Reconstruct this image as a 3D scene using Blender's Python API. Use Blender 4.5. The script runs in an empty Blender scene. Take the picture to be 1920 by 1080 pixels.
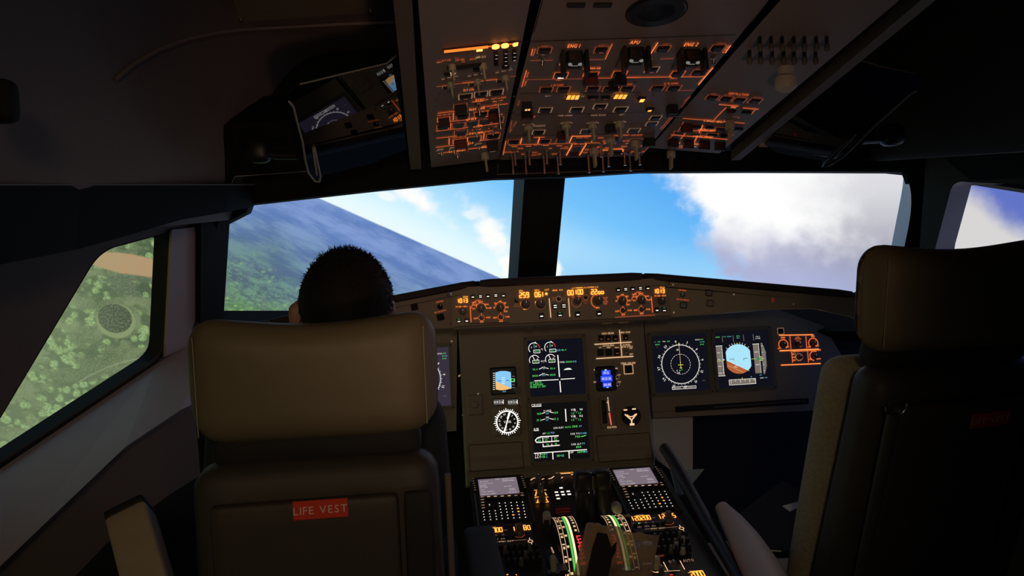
import bpy, bmesh, math, random
import numpy as np
from mathutils import Matrix, Vector
from mathutils.geometry import tessellate_polygon
from mathutils.bvhtree import BVHTree
random.seed(7); np.random.seed(7)
S = bpy.context.scene
col = S.collection

# ------------------------------------------------------------------ camera
FPX = 1450.0
YAW = math.atan((960-805)/FPX); PITCH = -math.atan(75/FPX); ROLL = 0.04
fw = np.array([math.sin(YAW)*math.cos(PITCH), math.cos(YAW)*math.cos(PITCH), math.sin(PITCH)])
_r = np.array([math.cos(YAW), -math.sin(YAW), 0.0]); _u = np.cross(_r, fw)
CR = math.cos(ROLL)*_r - math.sin(ROLL)*_u
CU = math.sin(ROLL)*_r + math.cos(ROLL)*_u
CAM = np.array([-.36, 0.0, 1.35])
cd = bpy.data.cameras.new('camera'); cam = bpy.data.objects.new('camera', cd); col.objects.link(cam)
cd.sensor_width = 36; cd.lens = 36*FPX/1920; cd.clip_start = .02; cd.clip_end = 100
Mc = Matrix.Identity(4)
for i in range(3):
    Mc[i][0] = CR[i]; Mc[i][1] = CU[i]; Mc[i][2] = -fw[i]; Mc[i][3] = CAM[i]
cam.matrix_world = Mc
S.camera = cam
S.view_settings.view_transform = 'Standard'; S.view_settings.look = 'None'
S.view_settings.exposure = 0; S.view_settings.gamma = 1; S.view_settings.use_curve_mapping = False
w = bpy.data.worlds.new('world'); S.world = w; w.use_nodes = True
w.node_tree.nodes['Background'].inputs[0].default_value = (.004, .004, .005, 1)
w.node_tree.nodes['Background'].inputs[1].default_value = 1.0

def aim(o, loc, tgt):
    o.location = loc
    o.rotation_euler = (Vector(tgt)-Vector(loc)).to_track_quat('-Z', 'Y').to_euler()
def spot(name, loc, tgt, e, colr, size, blend, rad):
    l = bpy.data.lights.new(name, 'SPOT'); l.energy = e; l.color = colr; l.spot_size = math.radians(size); l.spot_blend = blend; l.shadow_soft_size = rad
    o = bpy.data.objects.new(name, l); col.objects.link(o); aim(o, loc, tgt); return o
SPOT_A = spot('cabin_reading_light', (-.35, -.55, 1.62), (-.38, 1.6, 1.00), 12.5, (1, .75, .45), 54, .7, .10)
SPOT_B = spot('aft_console_light', (-.10, -.35, .95), (-.13, 1.65, 1.62), 11, (1, .60, .44), 44, .9, .06)  # added unseen fill lamp, brightens the overhead panel from below

# ------------------------------------------------------------------ projection helpers (pixel of the 1920x1080 photo -> ray)
def ray(x, y):
    d = fw*FPX + CR*(x-960) - CU*(y-540)
    return d/d[1]
def at(x, y, depth): return CAM + ray(x, y)*depth
def nrm(v): v = np.array(v, float); return v/np.linalg.norm(v)
class Fr:
    """a plane in the cockpit: origin O, right U, up V, normal N"""
    def __init__(s, O, U, V):
        s.O = np.array(O, float); s.U = nrm(U); V = np.array(V, float); V = V-(V@s.U)*s.U; s.V = nrm(V); s.N = np.cross(s.U, s.V)
    def uv(s, x, y):
        d = ray(x, y); t = ((s.O-CAM)@s.N)/(d@s.N); p = CAM+d*t-s.O
        return float(p@s.U), float(p@s.V)
    def w(s, u, v, n=0): return s.O+s.U*u+s.V*v+s.N*n
    def sc(s, x, y):
        a = s.uv(x-.5, y); b = s.uv(x+.5, y); return math.hypot(a[0]-b[0], a[1]-b[1])
    def mat(s, u=0, v=0, n=0, rot=0):
        M = Matrix.Identity(4); o = s.w(u, v, n)
        for i in range(3):
            M[i][0] = s.U[i]; M[i][1] = s.V[i]; M[i][2] = s.N[i]; M[i][3] = o[i]
        return M @ Matrix.Rotation(rot, 4, 'Z') if rot else M
    def shift(s, n): return Fr(s.O+s.N*n, s.U, s.V)

# ------------------------------------------------------------------ materials
M = {}
def pr(name, c, rough=.6, metal=0., noise=.12, scale=40, bump=0., emis=None, es=0., spec=.5, trans=0.):
    m = bpy.data.materials.new(name); m.use_nodes = True; nt = m.node_tree; b = nt.nodes['Principled BSDF']
    b.inputs['Roughness'].default_value = rough; b.inputs['Metallic'].default_value = metal
    b.inputs['Specular IOR Level'].default_value = spec
    b.inputs['Transmission Weight'].default_value = trans
    tc = nt.nodes.new('ShaderNodeTexCoord'); nz = nt.nodes.new('ShaderNodeTexNoise'); nz.inputs['Scale'].default_value = scale
    nz.inputs['Detail'].default_value = 4
    nt.links.new(tc.outputs['Object'], nz.inputs['Vector'])
    mx = nt.nodes.new('ShaderNodeMix'); mx.data_type = 'RGBA'; mx.blend_type = 'MIX'
    mx.inputs[6].default_value = (*[k*(1-noise) for k in c], 1); mx.inputs[7].default_value = (*[min(1, k*(1+noise)) for k in c], 1)
    nt.links.new(nz.outputs['Fac'], mx.inputs[0]); nt.links.new(mx.outputs[2], b.inputs['Base Color'])
    if bump:
        bp = nt.nodes.new('ShaderNodeBump'); bp.inputs['Strength'].default_value = bump; bp.inputs['Distance'].default_value = .002
        nt.links.new(nz.outputs['Fac'], bp.inputs['Height']); nt.links.new(bp.outputs[0], b.inputs['Normal'])
    if emis:
        b.inputs['Emission Color'].default_value = (*emis, 1); b.inputs['Emission Strength'].default_value = es
    M[name] = m; return m
def em(name, c, s, sample=False):
    m = bpy.data.materials.new(name); m.use_nodes = True; nt = m.node_tree
    for n in list(nt.nodes): nt.nodes.remove(n)
    o = nt.nodes.new('ShaderNodeOutputMaterial'); e = nt.nodes.new('ShaderNodeEmission')
    e.inputs[0].default_value = (*c, 1); e.inputs[1].default_value = s; nt.links.new(e.outputs[0], o.inputs[0])
    if not sample:
        try: m.cycles.emission_sampling = 'NONE'
        except Exception: pass
    M[name] = m; return m
pr('panel', (.36, .29, .21), .55, noise=.06, scale=60, bump=.15)
pr('overhead', (.30, .24, .215), .5, noise=.06, scale=60, bump=.1)
pr('panel_groove', (.02, .018, .015), .8)
pr('bezel', (.20, .175, .14), .5, noise=.05)
pr('glare_top', (.02, .018, .018), .9, noise=.2, bump=.4)
pr('glare_lip', (.045, .030, .026), .75, noise=.25, bump=.3)
pr('black', (.012, .011, .011), .45, noise=.2)
pr('black_matt', (.008, .008, .008), .9, noise=.2)
pr('button', (.016, .014, .014), .35, noise=.1)
pr('button_blue', (.075, .12, .18), .35, noise=.2)  # bluish reflection on dark button faces, put into the colour
pr('guard_red', (.09, .014, .012), .4)
pr('knob', (.12, .11, .095), .4, noise=.1)
pr('knob_beige', (.44, .40, .29), .5, noise=.08)
pr('knob_white', (.60, .56, .42), .5, noise=.08)
pr('steel', (.55, .52, .5), .25, metal=1, noise=.05)
pr('screw', (.45, .42, .38), .35, metal=1, noise=.05)
pr('seat_leather', (.20, .160, .095), .55, noise=.07, scale=22, bump=.25)
pr('seat_shell', (.058, .047, .040), .6, noise=.1, scale=30, bump=.15)
pr('seat_panel', (.062, .047, .038), .6, noise=.12, scale=30, bump=.1)
pr('seat_dark', (.02, .018, .017), .8, noise=.15)
pr('fleece', (.40, .35, .25), .95, noise=.25, scale=120, bump=1.0)
pr('seam', (.42, .36, .22), .7)
pr('label_red', (.85, .065, .035), .5, noise=.03)
pr('label_white', (.95, .74, .66), .5, noise=.03)
pr('wall_grey', (.50, .40, .37), .6, noise=.05, scale=12, bump=.05)
pr('wall_brown', (.16, .12, .095), .7, noise=.08, scale=12)
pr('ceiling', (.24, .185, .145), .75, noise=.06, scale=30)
pr('ceiling_dark', (.035, .03, .028), .8)  # darker copy of ceiling; the right half's dimness is in the colour
pr('beam', (.009, .0085, .008), .8, spec=.2)
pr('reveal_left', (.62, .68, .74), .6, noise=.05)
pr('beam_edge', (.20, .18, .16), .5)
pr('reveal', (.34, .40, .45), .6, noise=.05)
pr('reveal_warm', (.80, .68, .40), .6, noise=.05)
pr('pillar', (.06, .055, .05), .7)
pr('rubber', (.01, .01, .01), .8)
pr('floor', (.03, .028, .026), .9, noise=.3, scale=80)
pr('skin', (.42, .22, .15), .5, noise=.05)
pr('hair', (.011, .008, .006), .8, noise=.3, spec=.25)
pr('shirt', (.03, .032, .04), .9, noise=.2, scale=200, bump=.4)
pr('trousers', (.02, .02, .025), .9, noise=.2, scale=150)
pr('shoe', (.01, .009, .009), .3)
pr('paper_blue', (.34, .46, .55), .8)
pr('paper_white', (.6, .6, .58), .8)
pr('liner', (.75, .75, .75), .7, noise=.05)
pr('beige_plastic', (.34, .275, .19), .6, noise=.1)
pr('lever_grey', (.38, .35, .31), .45)
pr('cream', (.80, .62, .28), .5)
pr('card', (.5, .38, .2), .6)
em('orange', (1, .175, .045), .85); em('orange_dim', (1, .22, .10), .30); em('orange_hot', (1, .22, .05), 1.6)
em('amber', (1, .23, .03), 3.9, True); em('amber_mid', (1, .36, .05), 1.7, True)
em('lamp_bar', (1, .16, .02), 1.8, True); em('lamp_dot', (1, .35, .06), 3.5, True)
em('white_l', (1, .95, .88), 1.1); em('white_dim', (.9, .85, .8), .22); em('warm_white', (1, .62, .34), .95); em('warm_dim', (1, .55, .33), .4)
em('green', (.14, .95, .18), 1.0); em('green_dim', (.1, .6, .25), .4); em('cyan', (.2, .66, 1), 1.)
em('yellow', (.95, .85, .12), .8); em('red_l', (1, .05, .03), .75, True); em('red_dim', (.6, .04, .03), .25)
em('blue_lamp', (.02, .05, 1), 1.8, True); em('blue_txt', (.25, .5, 1), 1.8)
em('scr', (.0055, .0055, .0105), 1.); em('scr_glow', (.038, .028, .048), 1.); em('scr_dark', (.005, .0047, .0045), 1.)
em('sky_att', (.42, .82, 1.), .95, True); em('earth_att', (.50, .135, .042), .9, True); em('tape', (.19, .165, .14), 1.)
em('isis_sky', (.25, .62, .98), .95, True); em('isis_earth', (.95, .55, .2), .95, True)
em('mcdu_scr', (.20, .155, .19), 1., True); em('mcdu_txt', (.85, .78, .82), .9)
em('arc_green', (.10, .60, .10), 1.0, True); em('arc_yellow', (1, .86, .42), 1.3, True); em('red_hatch', (1, .05, .05), .9)
# tinted sun visor: see-through smoked acrylic that mirrors the panels
def visor_mat():
    m = bpy.data.materials.new('smoked_acrylic'); m.use_nodes = True; nt = m.node_tree
    for n in list(nt.nodes): nt.nodes.remove(n)
    o = nt.nodes.new('ShaderNodeOutputMaterial'); g = nt.nodes.new('ShaderNodeBsdfGlossy'); t = nt.nodes.new('ShaderNodeBsdfTransparent'); mx = nt.nodes.new('ShaderNodeMixShader')
    g.inputs['Roughness'].default_value = .015; g.inputs['Color'].default_value = (.9, .92, 1, 1); t.inputs[0].default_value = (.10, .11, .12, 1)
    mx.inputs[0].default_value = .26
    nt.links.new(t.outputs[0], mx.inputs[1]); nt.links.new(g.outputs[0], mx.inputs[2]); nt.links.new(mx.outputs[0], o.inputs[0]); M['visor'] = m
visor_mat()
def plastic_bag_mat():
    m = bpy.data.materials.new('clear_plastic'); m.use_nodes = True; nt = m.node_tree
    for n in list(nt.nodes): nt.nodes.remove(n)
    o = nt.nodes.new('ShaderNodeOutputMaterial'); g = nt.nodes.new('ShaderNodeBsdfPrincipled'); t = nt.nodes.new('ShaderNodeBsdfTransparent'); mx = nt.nodes.new('ShaderNodeMixShader')
    tr = nt.nodes.new('ShaderNodeBsdfTranslucent'); m2 = nt.nodes.new('ShaderNodeMixShader')
    nz = nt.nodes.new('ShaderNodeTexNoise'); nz.inputs['Scale'].default_value = 22
    mr = nt.nodes.new('ShaderNodeMapRange'); mr.inputs[3].default_value = .45; mr.inputs[4].default_value = .75
    nt.links.new(nz.outputs['Fac'], mr.inputs[0])
    g.inputs['Base Color'].default_value = (.62, .47, .34, 1); g.inputs['Roughness'].default_value = .22; t.inputs[0].default_value = (.8, .75, .7, 1)
    tr.inputs[0].default_value = (.6, .5, .38, 1); m2.inputs[0].default_value = .45
    nt.links.new(g.outputs[0], m2.inputs[1]); nt.links.new(tr.outputs[0], m2.inputs[2])
    nt.links.new(mr.outputs[0], mx.inputs[0]); nt.links.new(t.outputs[0], mx.inputs[1]); nt.links.new(m2.outputs[0], mx.inputs[2]); nt.links.new(mx.outputs[0], o.inputs[0]); M['plastic'] = m
plastic_bag_mat()

# ------------------------------------------------------------------ glyphs of the built-in font, cap height 1
GL = {}
def make_glyphs():
    chars = 'ABCDEFGHIJKLMNOPQRSTUVWXYZ0123456789/.-+:%<>()&'
    obs = []
    for c in chars:
        cu = bpy.data.curves.new('glyph', 'FONT'); cu.body = c; cu.size = 1; cu.resolution_u = 2
        o = bpy.data.objects.new('glyph', cu); col.objects.link(o); obs.append((c, o, cu))
    bpy.context.view_layer.update(); dg = bpy.context.evaluated_depsgraph_get()
    for c, o, cu in obs:
        me = bpy.data.meshes.new_from_object(o.evaluated_get(dg))
        vs = [(v.co.x, v.co.y) for v in me.vertices]; fs = [tuple(p.vertices) for p in me.polygons]
        GL[c] = (vs, fs); bpy.data.meshes.remove(me)
    cap = max(v[1] for v in GL['H'][0])
    for c in chars:
        vs, fs = GL[c]; x0 = min(v[0] for v in vs)/cap; GL[c] = ([(v[0]/cap-x0, v[1]/cap) for v in vs], fs, (max(v[0] for v in vs)/cap-x0))
    for c, o, cu in obs: bpy.data.objects.remove(o); bpy.data.curves.remove(cu)
make_glyphs()

# ------------------------------------------------------------------ mesh builder
class MB:
    def __init__(s): s.v = []; s.f = []; s.m = []; s.sm = []; s.mats = []
    def mi(s, m):
        if m not in s.mats: s.mats.append(m)
        return s.mats.index(m)
    def add(s, vs, fs, m, smooth=False):
        b = len(s.v); s.v += [tuple(float(k) for k in v) for v in vs]; k = s.mi(m)
        for f in fs: s.f.append(tuple(b+i for i in f)); s.m.append(k); s.sm.append(smooth)
    def box(s, c, d, m, R=None):
        vs = [(c[0]+x*d[0]/2, c[1]+y*d[1]/2, c[2]+z*d[2]/2) for x in (-1, 1) for y in (-1, 1) for z in (-1, 1)]
        s.add(vs, [(0, 1, 3, 2), (4, 6, 7, 5), (0, 4, 5, 1), (2, 3, 7, 6), (0, 2, 6, 4), (1, 5, 7, 3)], m)
    def cbox(s, c, d, b, m):     # box with chamfered upper rim (towards +z) and corners
        hx, hy, hz = d[0]/2, d[1]/2, d[2]/2
        def ring(x, y, z, k): return [(c[0]+a, c[1]+e, c[2]+z) for a, e in ((x-k, -y), (x, -y+k), (x, y-k), (x-k, y), (-x+k, y), (-x, y-k), (-x, -y+k), (-x+k, -y))]
        r = [ring(hx, hy, -hz, b), ring(hx, hy, hz-b, b), ring(hx-b, hy-b, hz, b*.5)]
        vs = sum(r, []); fs = [tuple(range(7, -1, -1)), tuple(range(16, 24))]
        for q in range(2):
            for i in range(8): fs.append((q*8+i, q*8+(i+1) % 8, q*8+8+(i+1) % 8, q*8+8+i))
        s.add(vs, fs, m)
    def rbox(s, c, d, r, m, n=10, fn=None, R=None):   # rounded box, optional deform
        h = np.array(d)/2; r = min(r, *(h*.999)); vs = []; fs = []; idx = {}
        for ax in range(3):
            for sg in (-1, 1):
                a1, a2 = (ax+1) % 3, (ax+2) % 3
                g = {}
                for i in range(n+1):
                    for j in range(n+1):
                        p = np.zeros(3); p[ax] = sg*1.; p[a1] = -math.cos(math.pi*i/n)*1. if n > 4 else -1+2*i/n; p[a2] = -math.cos(math.pi*j/n) if n > 4 else -1+2*j/n
                        key = tuple(np.round(p, 5))
                        if key not in idx:
                            idx[key] = len(vs)
                            q = p*h; inn = np.clip(q, -(h-r), h-r); dlt = q-inn; L = np.linalg.norm(dlt)
                            q = inn+(dlt/L*r if L > 1e-9 else 0)
                            if fn is not None: q = np.array(fn(q))
                            if R is not None: q = R@q
                            vs.append(tuple(q+np.array(c)))
                        g[i, j] = idx[key]
                for i in range(n):
                    for j in range(n):
                        f = (g[i, j], g[i+1, j], g[i+1, j+1], g[i, j+1]); fs.append(f if sg > 0 else f[::-1])
        s.add(vs, fs, m, True)
    def cyl(s, c, r, h, m, seg=20, r2=None, axis=2, cap=True, smooth=True, rim=0):
        r2 = r if r2 is None else r2; vs = []; prof = [(r, 0), (r2, h-rim), (r2-rim, h)] if rim else [(r, 0), (r2, h)]
        for rr, z in prof:
            for i in range(seg):
                a = 2*math.pi*i/seg; p = [rr*math.cos(a), rr*math.sin(a), z]
                if axis == 0: p = [p[2], p[0], p[1]]
                if axis == 1: p = [p[1], p[2], p[0]]
                vs.append((c[0]+p[0], c[1]+p[1], c[2]+p[2]))
        k = len(prof)
        fs = [(q*seg+i, q*seg+(i+1) % seg, (q+1)*seg+(i+1) % seg, (q+1)*seg+i) for q in range(k-1) for i in range(seg)]
        s.add(vs, fs, m, smooth)
        if cap: s.add(vs[:seg], [tuple(range(seg-1, -1, -1))], m); s.add(vs[-seg:], [tuple(range(seg))], m)
    def tube(s, pts, r, m, seg=8, rs=None):
        P = [np.array(p, float) for p in pts]; vs = []; n = len(P); up = np.array([0.31, .17, .93])
        for i, p in enumerate(P):
            t = nrm(P[min(i+1, n-1)]-P[max(i-1, 0)]); a = np.cross(t, up)
            if np.linalg.norm(a) < 1e-3: a = np.cross(t, [1, 0, 0])
            a = nrm(a); b = np.cross(t, a); rr = rs[i] if rs else r
            for k in range(seg):
                q = 2*math.pi*k/seg; vs.append(p+(a*math.cos(q)+b*math.sin(q))*rr)
        fs = [(i*seg+k, i*seg+(k+1) % seg, (i+1)*seg+(k+1) % seg, (i+1)*seg+k) for i in range(n-1) for k in range(seg)]
        s.add(vs, fs, m, True); s.add(vs[:seg], [tuple(range(seg-1, -1, -1))], m); s.add(vs[-seg:], [tuple(range(seg))], m)
    def prism(s, poly, z0, z1, m, side=None, holes=()):
        loops = [[Vector((p[0], p[1], 0)) for p in poly]]+[[Vector((p[0], p[1], 0)) for p in h] for h in holes]
        tris = tessellate_polygon(loops); flat = [p for L in loops for p in L]; n = len(flat)
        vs = [(p.x, p.y, z0) for p in flat]+[(p.x, p.y, z1) for p in flat]
        def A(t): a, b, c = [flat[i] for i in t]; return (b.x-a.x)*(c.y-a.y)-(b.y-a.y)*(c.x-a.x)
        tris = [t if A(t) > 0 else (t[0], t[2], t[1]) for t in tris]
        s.add(vs, [tuple(i+n for i in t) for t in tris]+[(t[0], t[2], t[1]) for t in tris], m)
        b = 0; fs = []
        for L in loops:
            k = len(L); ar = sum(L[i].x*L[(i+1) % k].y-L[(i+1) % k].x*L[i].y for i in range(k))
            outer = (L is loops[0])
            for i in range(k):
                f = (b+i, b+(i+1) % k, n+b+(i+1) % k, n+b+i)
                fs.append(f if (ar > 0) == outer else f[::-1])
            b += k
        s.add(vs, fs, side or m)
    def quad(s, pts, m): s.add(pts, [tuple(range(len(pts)))], m)
    def line(s, pts, wd, m, n=.0012, closed=False):
        P = [np.array(p[:2], float) for p in pts]; k = len(P)
        rng = range(k if closed else k-1)
        for i in rng:
            a, b = P[i], P[(i+1) % k]; d = b-a; L = np.linalg.norm(d)
            if L < 1e-9: continue
            d /= L; e = np.array([-d[1], d[0]])*wd/2; x = d*wd/2*(.5 if k > 6 else (1 if k > 2 else 0))
            s.add([(*(a-x-e), n), (*(b+x-e), n), (*(b+x+e), n), (*(a-x+e), n)], [(0, 1, 2, 3)], m)
    def arc(s, c, r, a0, a1, wd, m, n=.0012, seg=None):
        seg = seg or max(4, int(abs(a1-a0)/9)); P = [(c[0]+r*math.cos(math.radians(a0+(a1-a0)*i/seg)), c[1]+r*math.sin(math.radians(a0+(a1-a0)*i/seg))) for i in range(seg+1)]
        s.line(P, wd, m, n)
    def disc(s, c, r, m, n=.0012, seg=20): s.add([(c[0]+r*math.cos(2*math.pi*i/seg), c[1]+r*math.sin(2*math.pi*i/seg), n) for i in range(seg)], [tuple(range(seg))], m)
    def rect(s, c, a, b, m, n=.0011): s.add([(c[0]-a/2, c[1]-b/2, n), (c[0]+a/2, c[1]-b/2, n), (c[0]+a/2, c[1]+b/2, n), (c[0]-a/2, c[1]+b/2, n)], [(0, 1, 2, 3)], m)
    def frame(s, c, a, b, wd, m, n=.0012): s.line([(c[0]-a/2, c[1]-b/2), (c[0]+a/2, c[1]-b/2), (c[0]+a/2, c[1]+b/2), (c[0]-a/2, c[1]+b/2)], wd, m, n, True)
    def text(s, t, c, h, m, n=.0013, xs=1., rot=0., al='c', gap=.28, vs_=1.):
        W = 0
        for ch in t: W += (.55 if ch == ' ' else GL[ch][2]+gap)
        W = (W-gap)*h*xs; x = {'c': -W/2, 'l': 0, 'r': -W}[al]; cr, sr = math.cos(rot), math.sin(rot)
        for ch in t:
            if ch == ' ': x += .55*h*xs; continue
            vs, fs, wd = GL[ch]
            q = [(x+a*h*xs, (b-.5)*h*vs_) for a, b in vs]
            s.add([(c[0]+a*cr-b*sr, c[1]+a*sr+b*cr, n) for a, b in q], fs, m); x += (wd+gap)*h*xs
    SEG = {'0': 'abcdef', '1': 'bc', '2': 'abged', '3': 'abgcd', '4': 'fgbc', '5': 'afgcd', '6': 'afgedc', '7': 'abc', '8': 'abcdefg', '9': 'abcdfg', '-': 'g', 'o': 'gcde'}
    def seg7(s, t, c, h, m, n=.0014, wd=None, adv=.78, al='c', vs_=1.):
        wd = wd or h*.17; W = (len(t)-1)*adv*h; x = c[0]-(W/2 if al == 'c' else 0); a = h*.24; b = h/2*vs_
        pts = {'a': ((-a, b), (a, b)), 'b': ((a, b), (a, 0)), 'c': ((a, 0), (a, -b)), 'd': ((-a, -b), (a, -b)), 'e': ((-a, 0), (-a, -b)), 'f': ((-a, b), (-a, 0)), 'g': ((-a, 0), (a, 0))}
        for ch in t:
            for k in MB.SEG.get(ch, ''):
                p, q = pts[k]
                if ch == '1': p = (0, p[1]); q = (0, q[1])
                s.line([(x+p[0], c[1]+p[1]), (x+q[0], c[1]+q[1]), ], wd, m, n)
            x += adv*h
    def mesh(s, name):
        me = bpy.data.meshes.new(name); me.from_pydata(s.v, [], s.f)
        for m in s.mats: me.materials.append(M[m])
        me.polygons.foreach_set('material_index', s.m); me.polygons.foreach_set('use_smooth', s.sm); me.update(); return me

WM = {}
def link(name, data, W, parent=None):
    o = bpy.data.objects.new(name, data); col.objects.link(o); W = W.copy()
    if parent is not None: o.parent = parent; o.matrix_basis = WM[parent.name].inverted() @ W
    else: o.matrix_basis = W
    WM[o.name] = W; return o
I4 = Matrix.Identity(4)
def tag(o, label, cat, group=None):
    o['label'] = label; o['category'] = cat
    if group: o['group'] = group
    return o
def thing(name, label, cat, W=I4, group=None): return tag(link(name, None, W), label, cat, group)
def part(name, mb, parent, W=I4, label=None):
    o = link(name, mb.mesh(name) if isinstance(mb, MB) else mb, W, parent)
    if label: o['label'] = label
    return o
def struct(name, mb, W=I4):
    o = link(name, mb.mesh(name), W); o['kind'] = 'structure'; return o

# cached small meshes ------------------------------------------------
CA = {}
def cached(key, fn):
    if key not in CA: mb = MB(); fn(mb); CA[key] = mb.mesh(key[0])
    return CA[key]
def q(x, st=.0005): return round(x/st)*st

class Pn:
    """builds parts and prints of a panel; coordinates are given in a zoomed crop of the photo"""
    def __init__(s, root, F, crop, k, vs=1.): s.vs = vs; s.root = root; s.F = F; s.crop = crop; s.k = k; s.p = MB()
    def c(s, x, y): return s.F.uv(*s.crop(x, y))
    def z(s, x, y, d): return s.F.sc(*s.crop(x, y))*d/s.k
    def at(s, crop, k): s.crop = crop; s.k = k; return s
    def W(s, x, y, n=0, rot=0): u, v = s.c(x, y); return s.F.mat(u, v, n, rot)
    def T(s, t, x, y, h, m='orange', rot=0, al='c', xs=.9): s.p.text(t, s.c(x, y), s.z(x, y, h), m, xs=xs*(1 if s.vs == 1 or not 45 < abs(rot) < 135 else s.vs), rot=math.radians(rot), al=al, vs_=1 if 45 < abs(rot) < 135 else s.vs)
    def L(s, pts, wd, m='orange'):
        for a, e in zip(pts, pts[1:]):
            k = s.vs*.62 if s.vs > 1 and abs(a[0]-e[0]) > 1.5*abs(a[1]-e[1]) else 1; s.p.line([s.c(*a), s.c(*e)], s.z(*pts[0], wd)*k, m)
    def A(s, x, y, r, a0, a1, wd, m='orange'): s.p.arc(s.c(x, y), s.z(x, y, r), a0, a1, s.z(x, y, wd), m)
    def D(s, t, x, y, h, m='amber', adv=.78): s.p.seg7(t, s.c(x, y), s.z(x, y, h), m, adv=adv, vs_=s.vs if s.vs > 1 else 1)
    def R(s, x, y, a, b, m, n=.0011): s.p.rect(s.c(x, y), s.z(x, y, a), s.z(x, y, b)*(1+(s.vs-1)*.6), m, n)
    def button(s, x, y, a, b=None, body='button', rim=None, lit=None, hi=.005, name='push_button', label=None):
        A_ = q(s.z(x, y, a)); B_ = q(s.z(x, y, b or a*.75))
        def fn(mb):
            mb.cbox((0, 0, hi/2), (A_, B_, hi), min(A_, B_)*.12, body)
            if rim: mb.frame((0, 0), A_*1.22, B_*1.25, A_*.06, rim)
            if lit == 'bars':
                for i in range(2): mb.rect((0, B_*(.18-.4*i)), A_*.62, B_*.16, 'white_l', hi+.0004)
            elif lit == 'one': mb.rect((0, -B_*.12), A_*.55, B_*.22, 'white_l', hi+.0004)
            elif lit == 'dim': mb.rect((0, -B_*.15), A_*.4, B_*.12, 'orange_dim', hi+.0004)
            elif lit == 'amber': mb.rect((0, B_*.05), A_*.8, B_*.55, 'amber_mid', hi+.0004)
            elif lit == 'grn':
                mb.rect((0, -B_*.25), A_*.62, B_*.16, 'white_l', hi+.0004); mb.rect((0, B_*.3), A_*.5, B_*.14, 'green_dim', hi+.0004)
        return part(name, cached((name, A_, B_, body, rim, lit, hi), fn), s.root, s.W(x, y), label)
    def knob(s, x, y, r, h=.014, m='knob', ring=None, ptr=True, name='rotary_knob', rot=0, label=None):
        r_ = q(s.z(x, y, r))
        def fn(mb):
            mb.cyl((0, 0, 0), r_*1.12, h*.25, m, 24); mb.cyl((0, 0, h*.25), r_*.92, h*.75, m, 24, r2=r_*.82, rim=r_*.12)
            if ptr: mb.box((0, r_*.45, h+.0003), (r_*.12, r_*.6, .0008), 'white_dim')
            if ring: mb.arc((0, 0), r_*1.28, 0, 360, r_*.14, ring)
        return part(name, cached((name, r_, h, m, ring, ptr), fn), s.root, s.W(x, y, 0, rot), label)
    def selector(s, x, y, r, h=.022, m='knob_beige', name='selector_knob', rot=0):
        r_ = q(s.z(x, y, r))
        def fn(mb):
            mb.cyl((0, 0, 0), r_, h*.35, m, 20, rim=r_*.1); mb.cbox((0, 0, h*.65), (r_*.55, r_*1.7, h*.7), r_*.12, m)
        return part(name, cached((name, r_, h, m), fn), s.root, s.W(x, y, 0, rot))
    def toggle(s, x, y, ln=.035, r=.0035, lean=0):
        def fn(mb):
            mb.cyl((0, 0, 0), r*2.2, .004, 'steel', 6, smooth=False)
            mb.tube([(0, 0, .003), (0, -math.sin(lean)*ln*.6, ln*.6), (0, -math.sin(lean)*ln, ln)], r, 'steel', 8, rs=[r*.7, r*.8, r*1.15])
        return part('toggle_switch', cached(('toggle_switch', ln, r, lean), fn), s.root, s.W(x, y))
    def guard(s, x, y, a, m='guard_red', b=None):
        A_ = q(s.z(x, y, a)); B_ = q(s.z(x, y, b or a*.8))
        def fn(mb):
            for sx in (-1, 1): mb.box((sx*A_*.5, 0, .009), (A_*.12, B_, .018), m)
            mb.box((0, B_*.35, .019), (A_*1.1, B_*.45, .003), m); mb.box((0, B_*.55, .010), (A_*1.1, .0015, .02), m)
        return part('switch_guard', cached(('switch_guard', A_, B_, m), fn), s.root, s.W(x, y))
    def screw(s, x, y, r=1.0):
        def fn(mb): mb.cyl((0, 0, 0), .0028, .0015, 'screw', 12); mb.box((0, 0, .0016), (.004, .0007, .0005), 'black')
        return part('screw', cached(('screw',), fn), s.root, s.W(x, y))
    def done(s, name='legend_print', cell=.028):
        P = s.p; C_ = [tuple(np.mean([P.v[i][:2] for i in f], 0)) for f in P.f]; big = [max(abs(P.v[a][k]-P.v[b][k]) for a in f for b in f for k in (0, 1)) for f in P.f]
        cells = {}
        for i, f in enumerate(P.f):
            ks = set()
            n_ = max(1, int(big[i]/cell)+1); a = np.min([P.v[j][:2] for j in f], 0); b = np.max([P.v[j][:2] for j in f], 0)
            for t in range(n_+1):
                for u in range(n_+1): ks.add((int((a[0]+(b[0]-a[0])*t/n_)//cell), int((a[1]+(b[1]-a[1])*u/n_)//cell)))
            for k in ks: cells.setdefault(k, []).append(i)
        seen = {}; g = 0
        for k in cells:
            if k in seen: continue
            st_ = [k]; seen[k] = g
            while st_:
                c = st_.pop()
                for dx in (-1, 0, 1):
                    for dy in (-1, 0, 1):
                        d = (c[0]+dx, c[1]+dy)
                        if d in cells and d not in seen: seen[d] = g; st_.append(d)
            g += 1
        par = list(range(g))
        def find(a):
            while par[a] != a: a = par[a]
            return a
        fg = {}
        for k, L in cells.items():
            for i in L:
                if i in fg: par[find(seen[k])] = find(fg[i])
                else: fg[i] = seen[k]
        grp = {}
        for i in range(len(P.f)): grp.setdefault(find(fg[i]), []).append(i)
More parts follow.
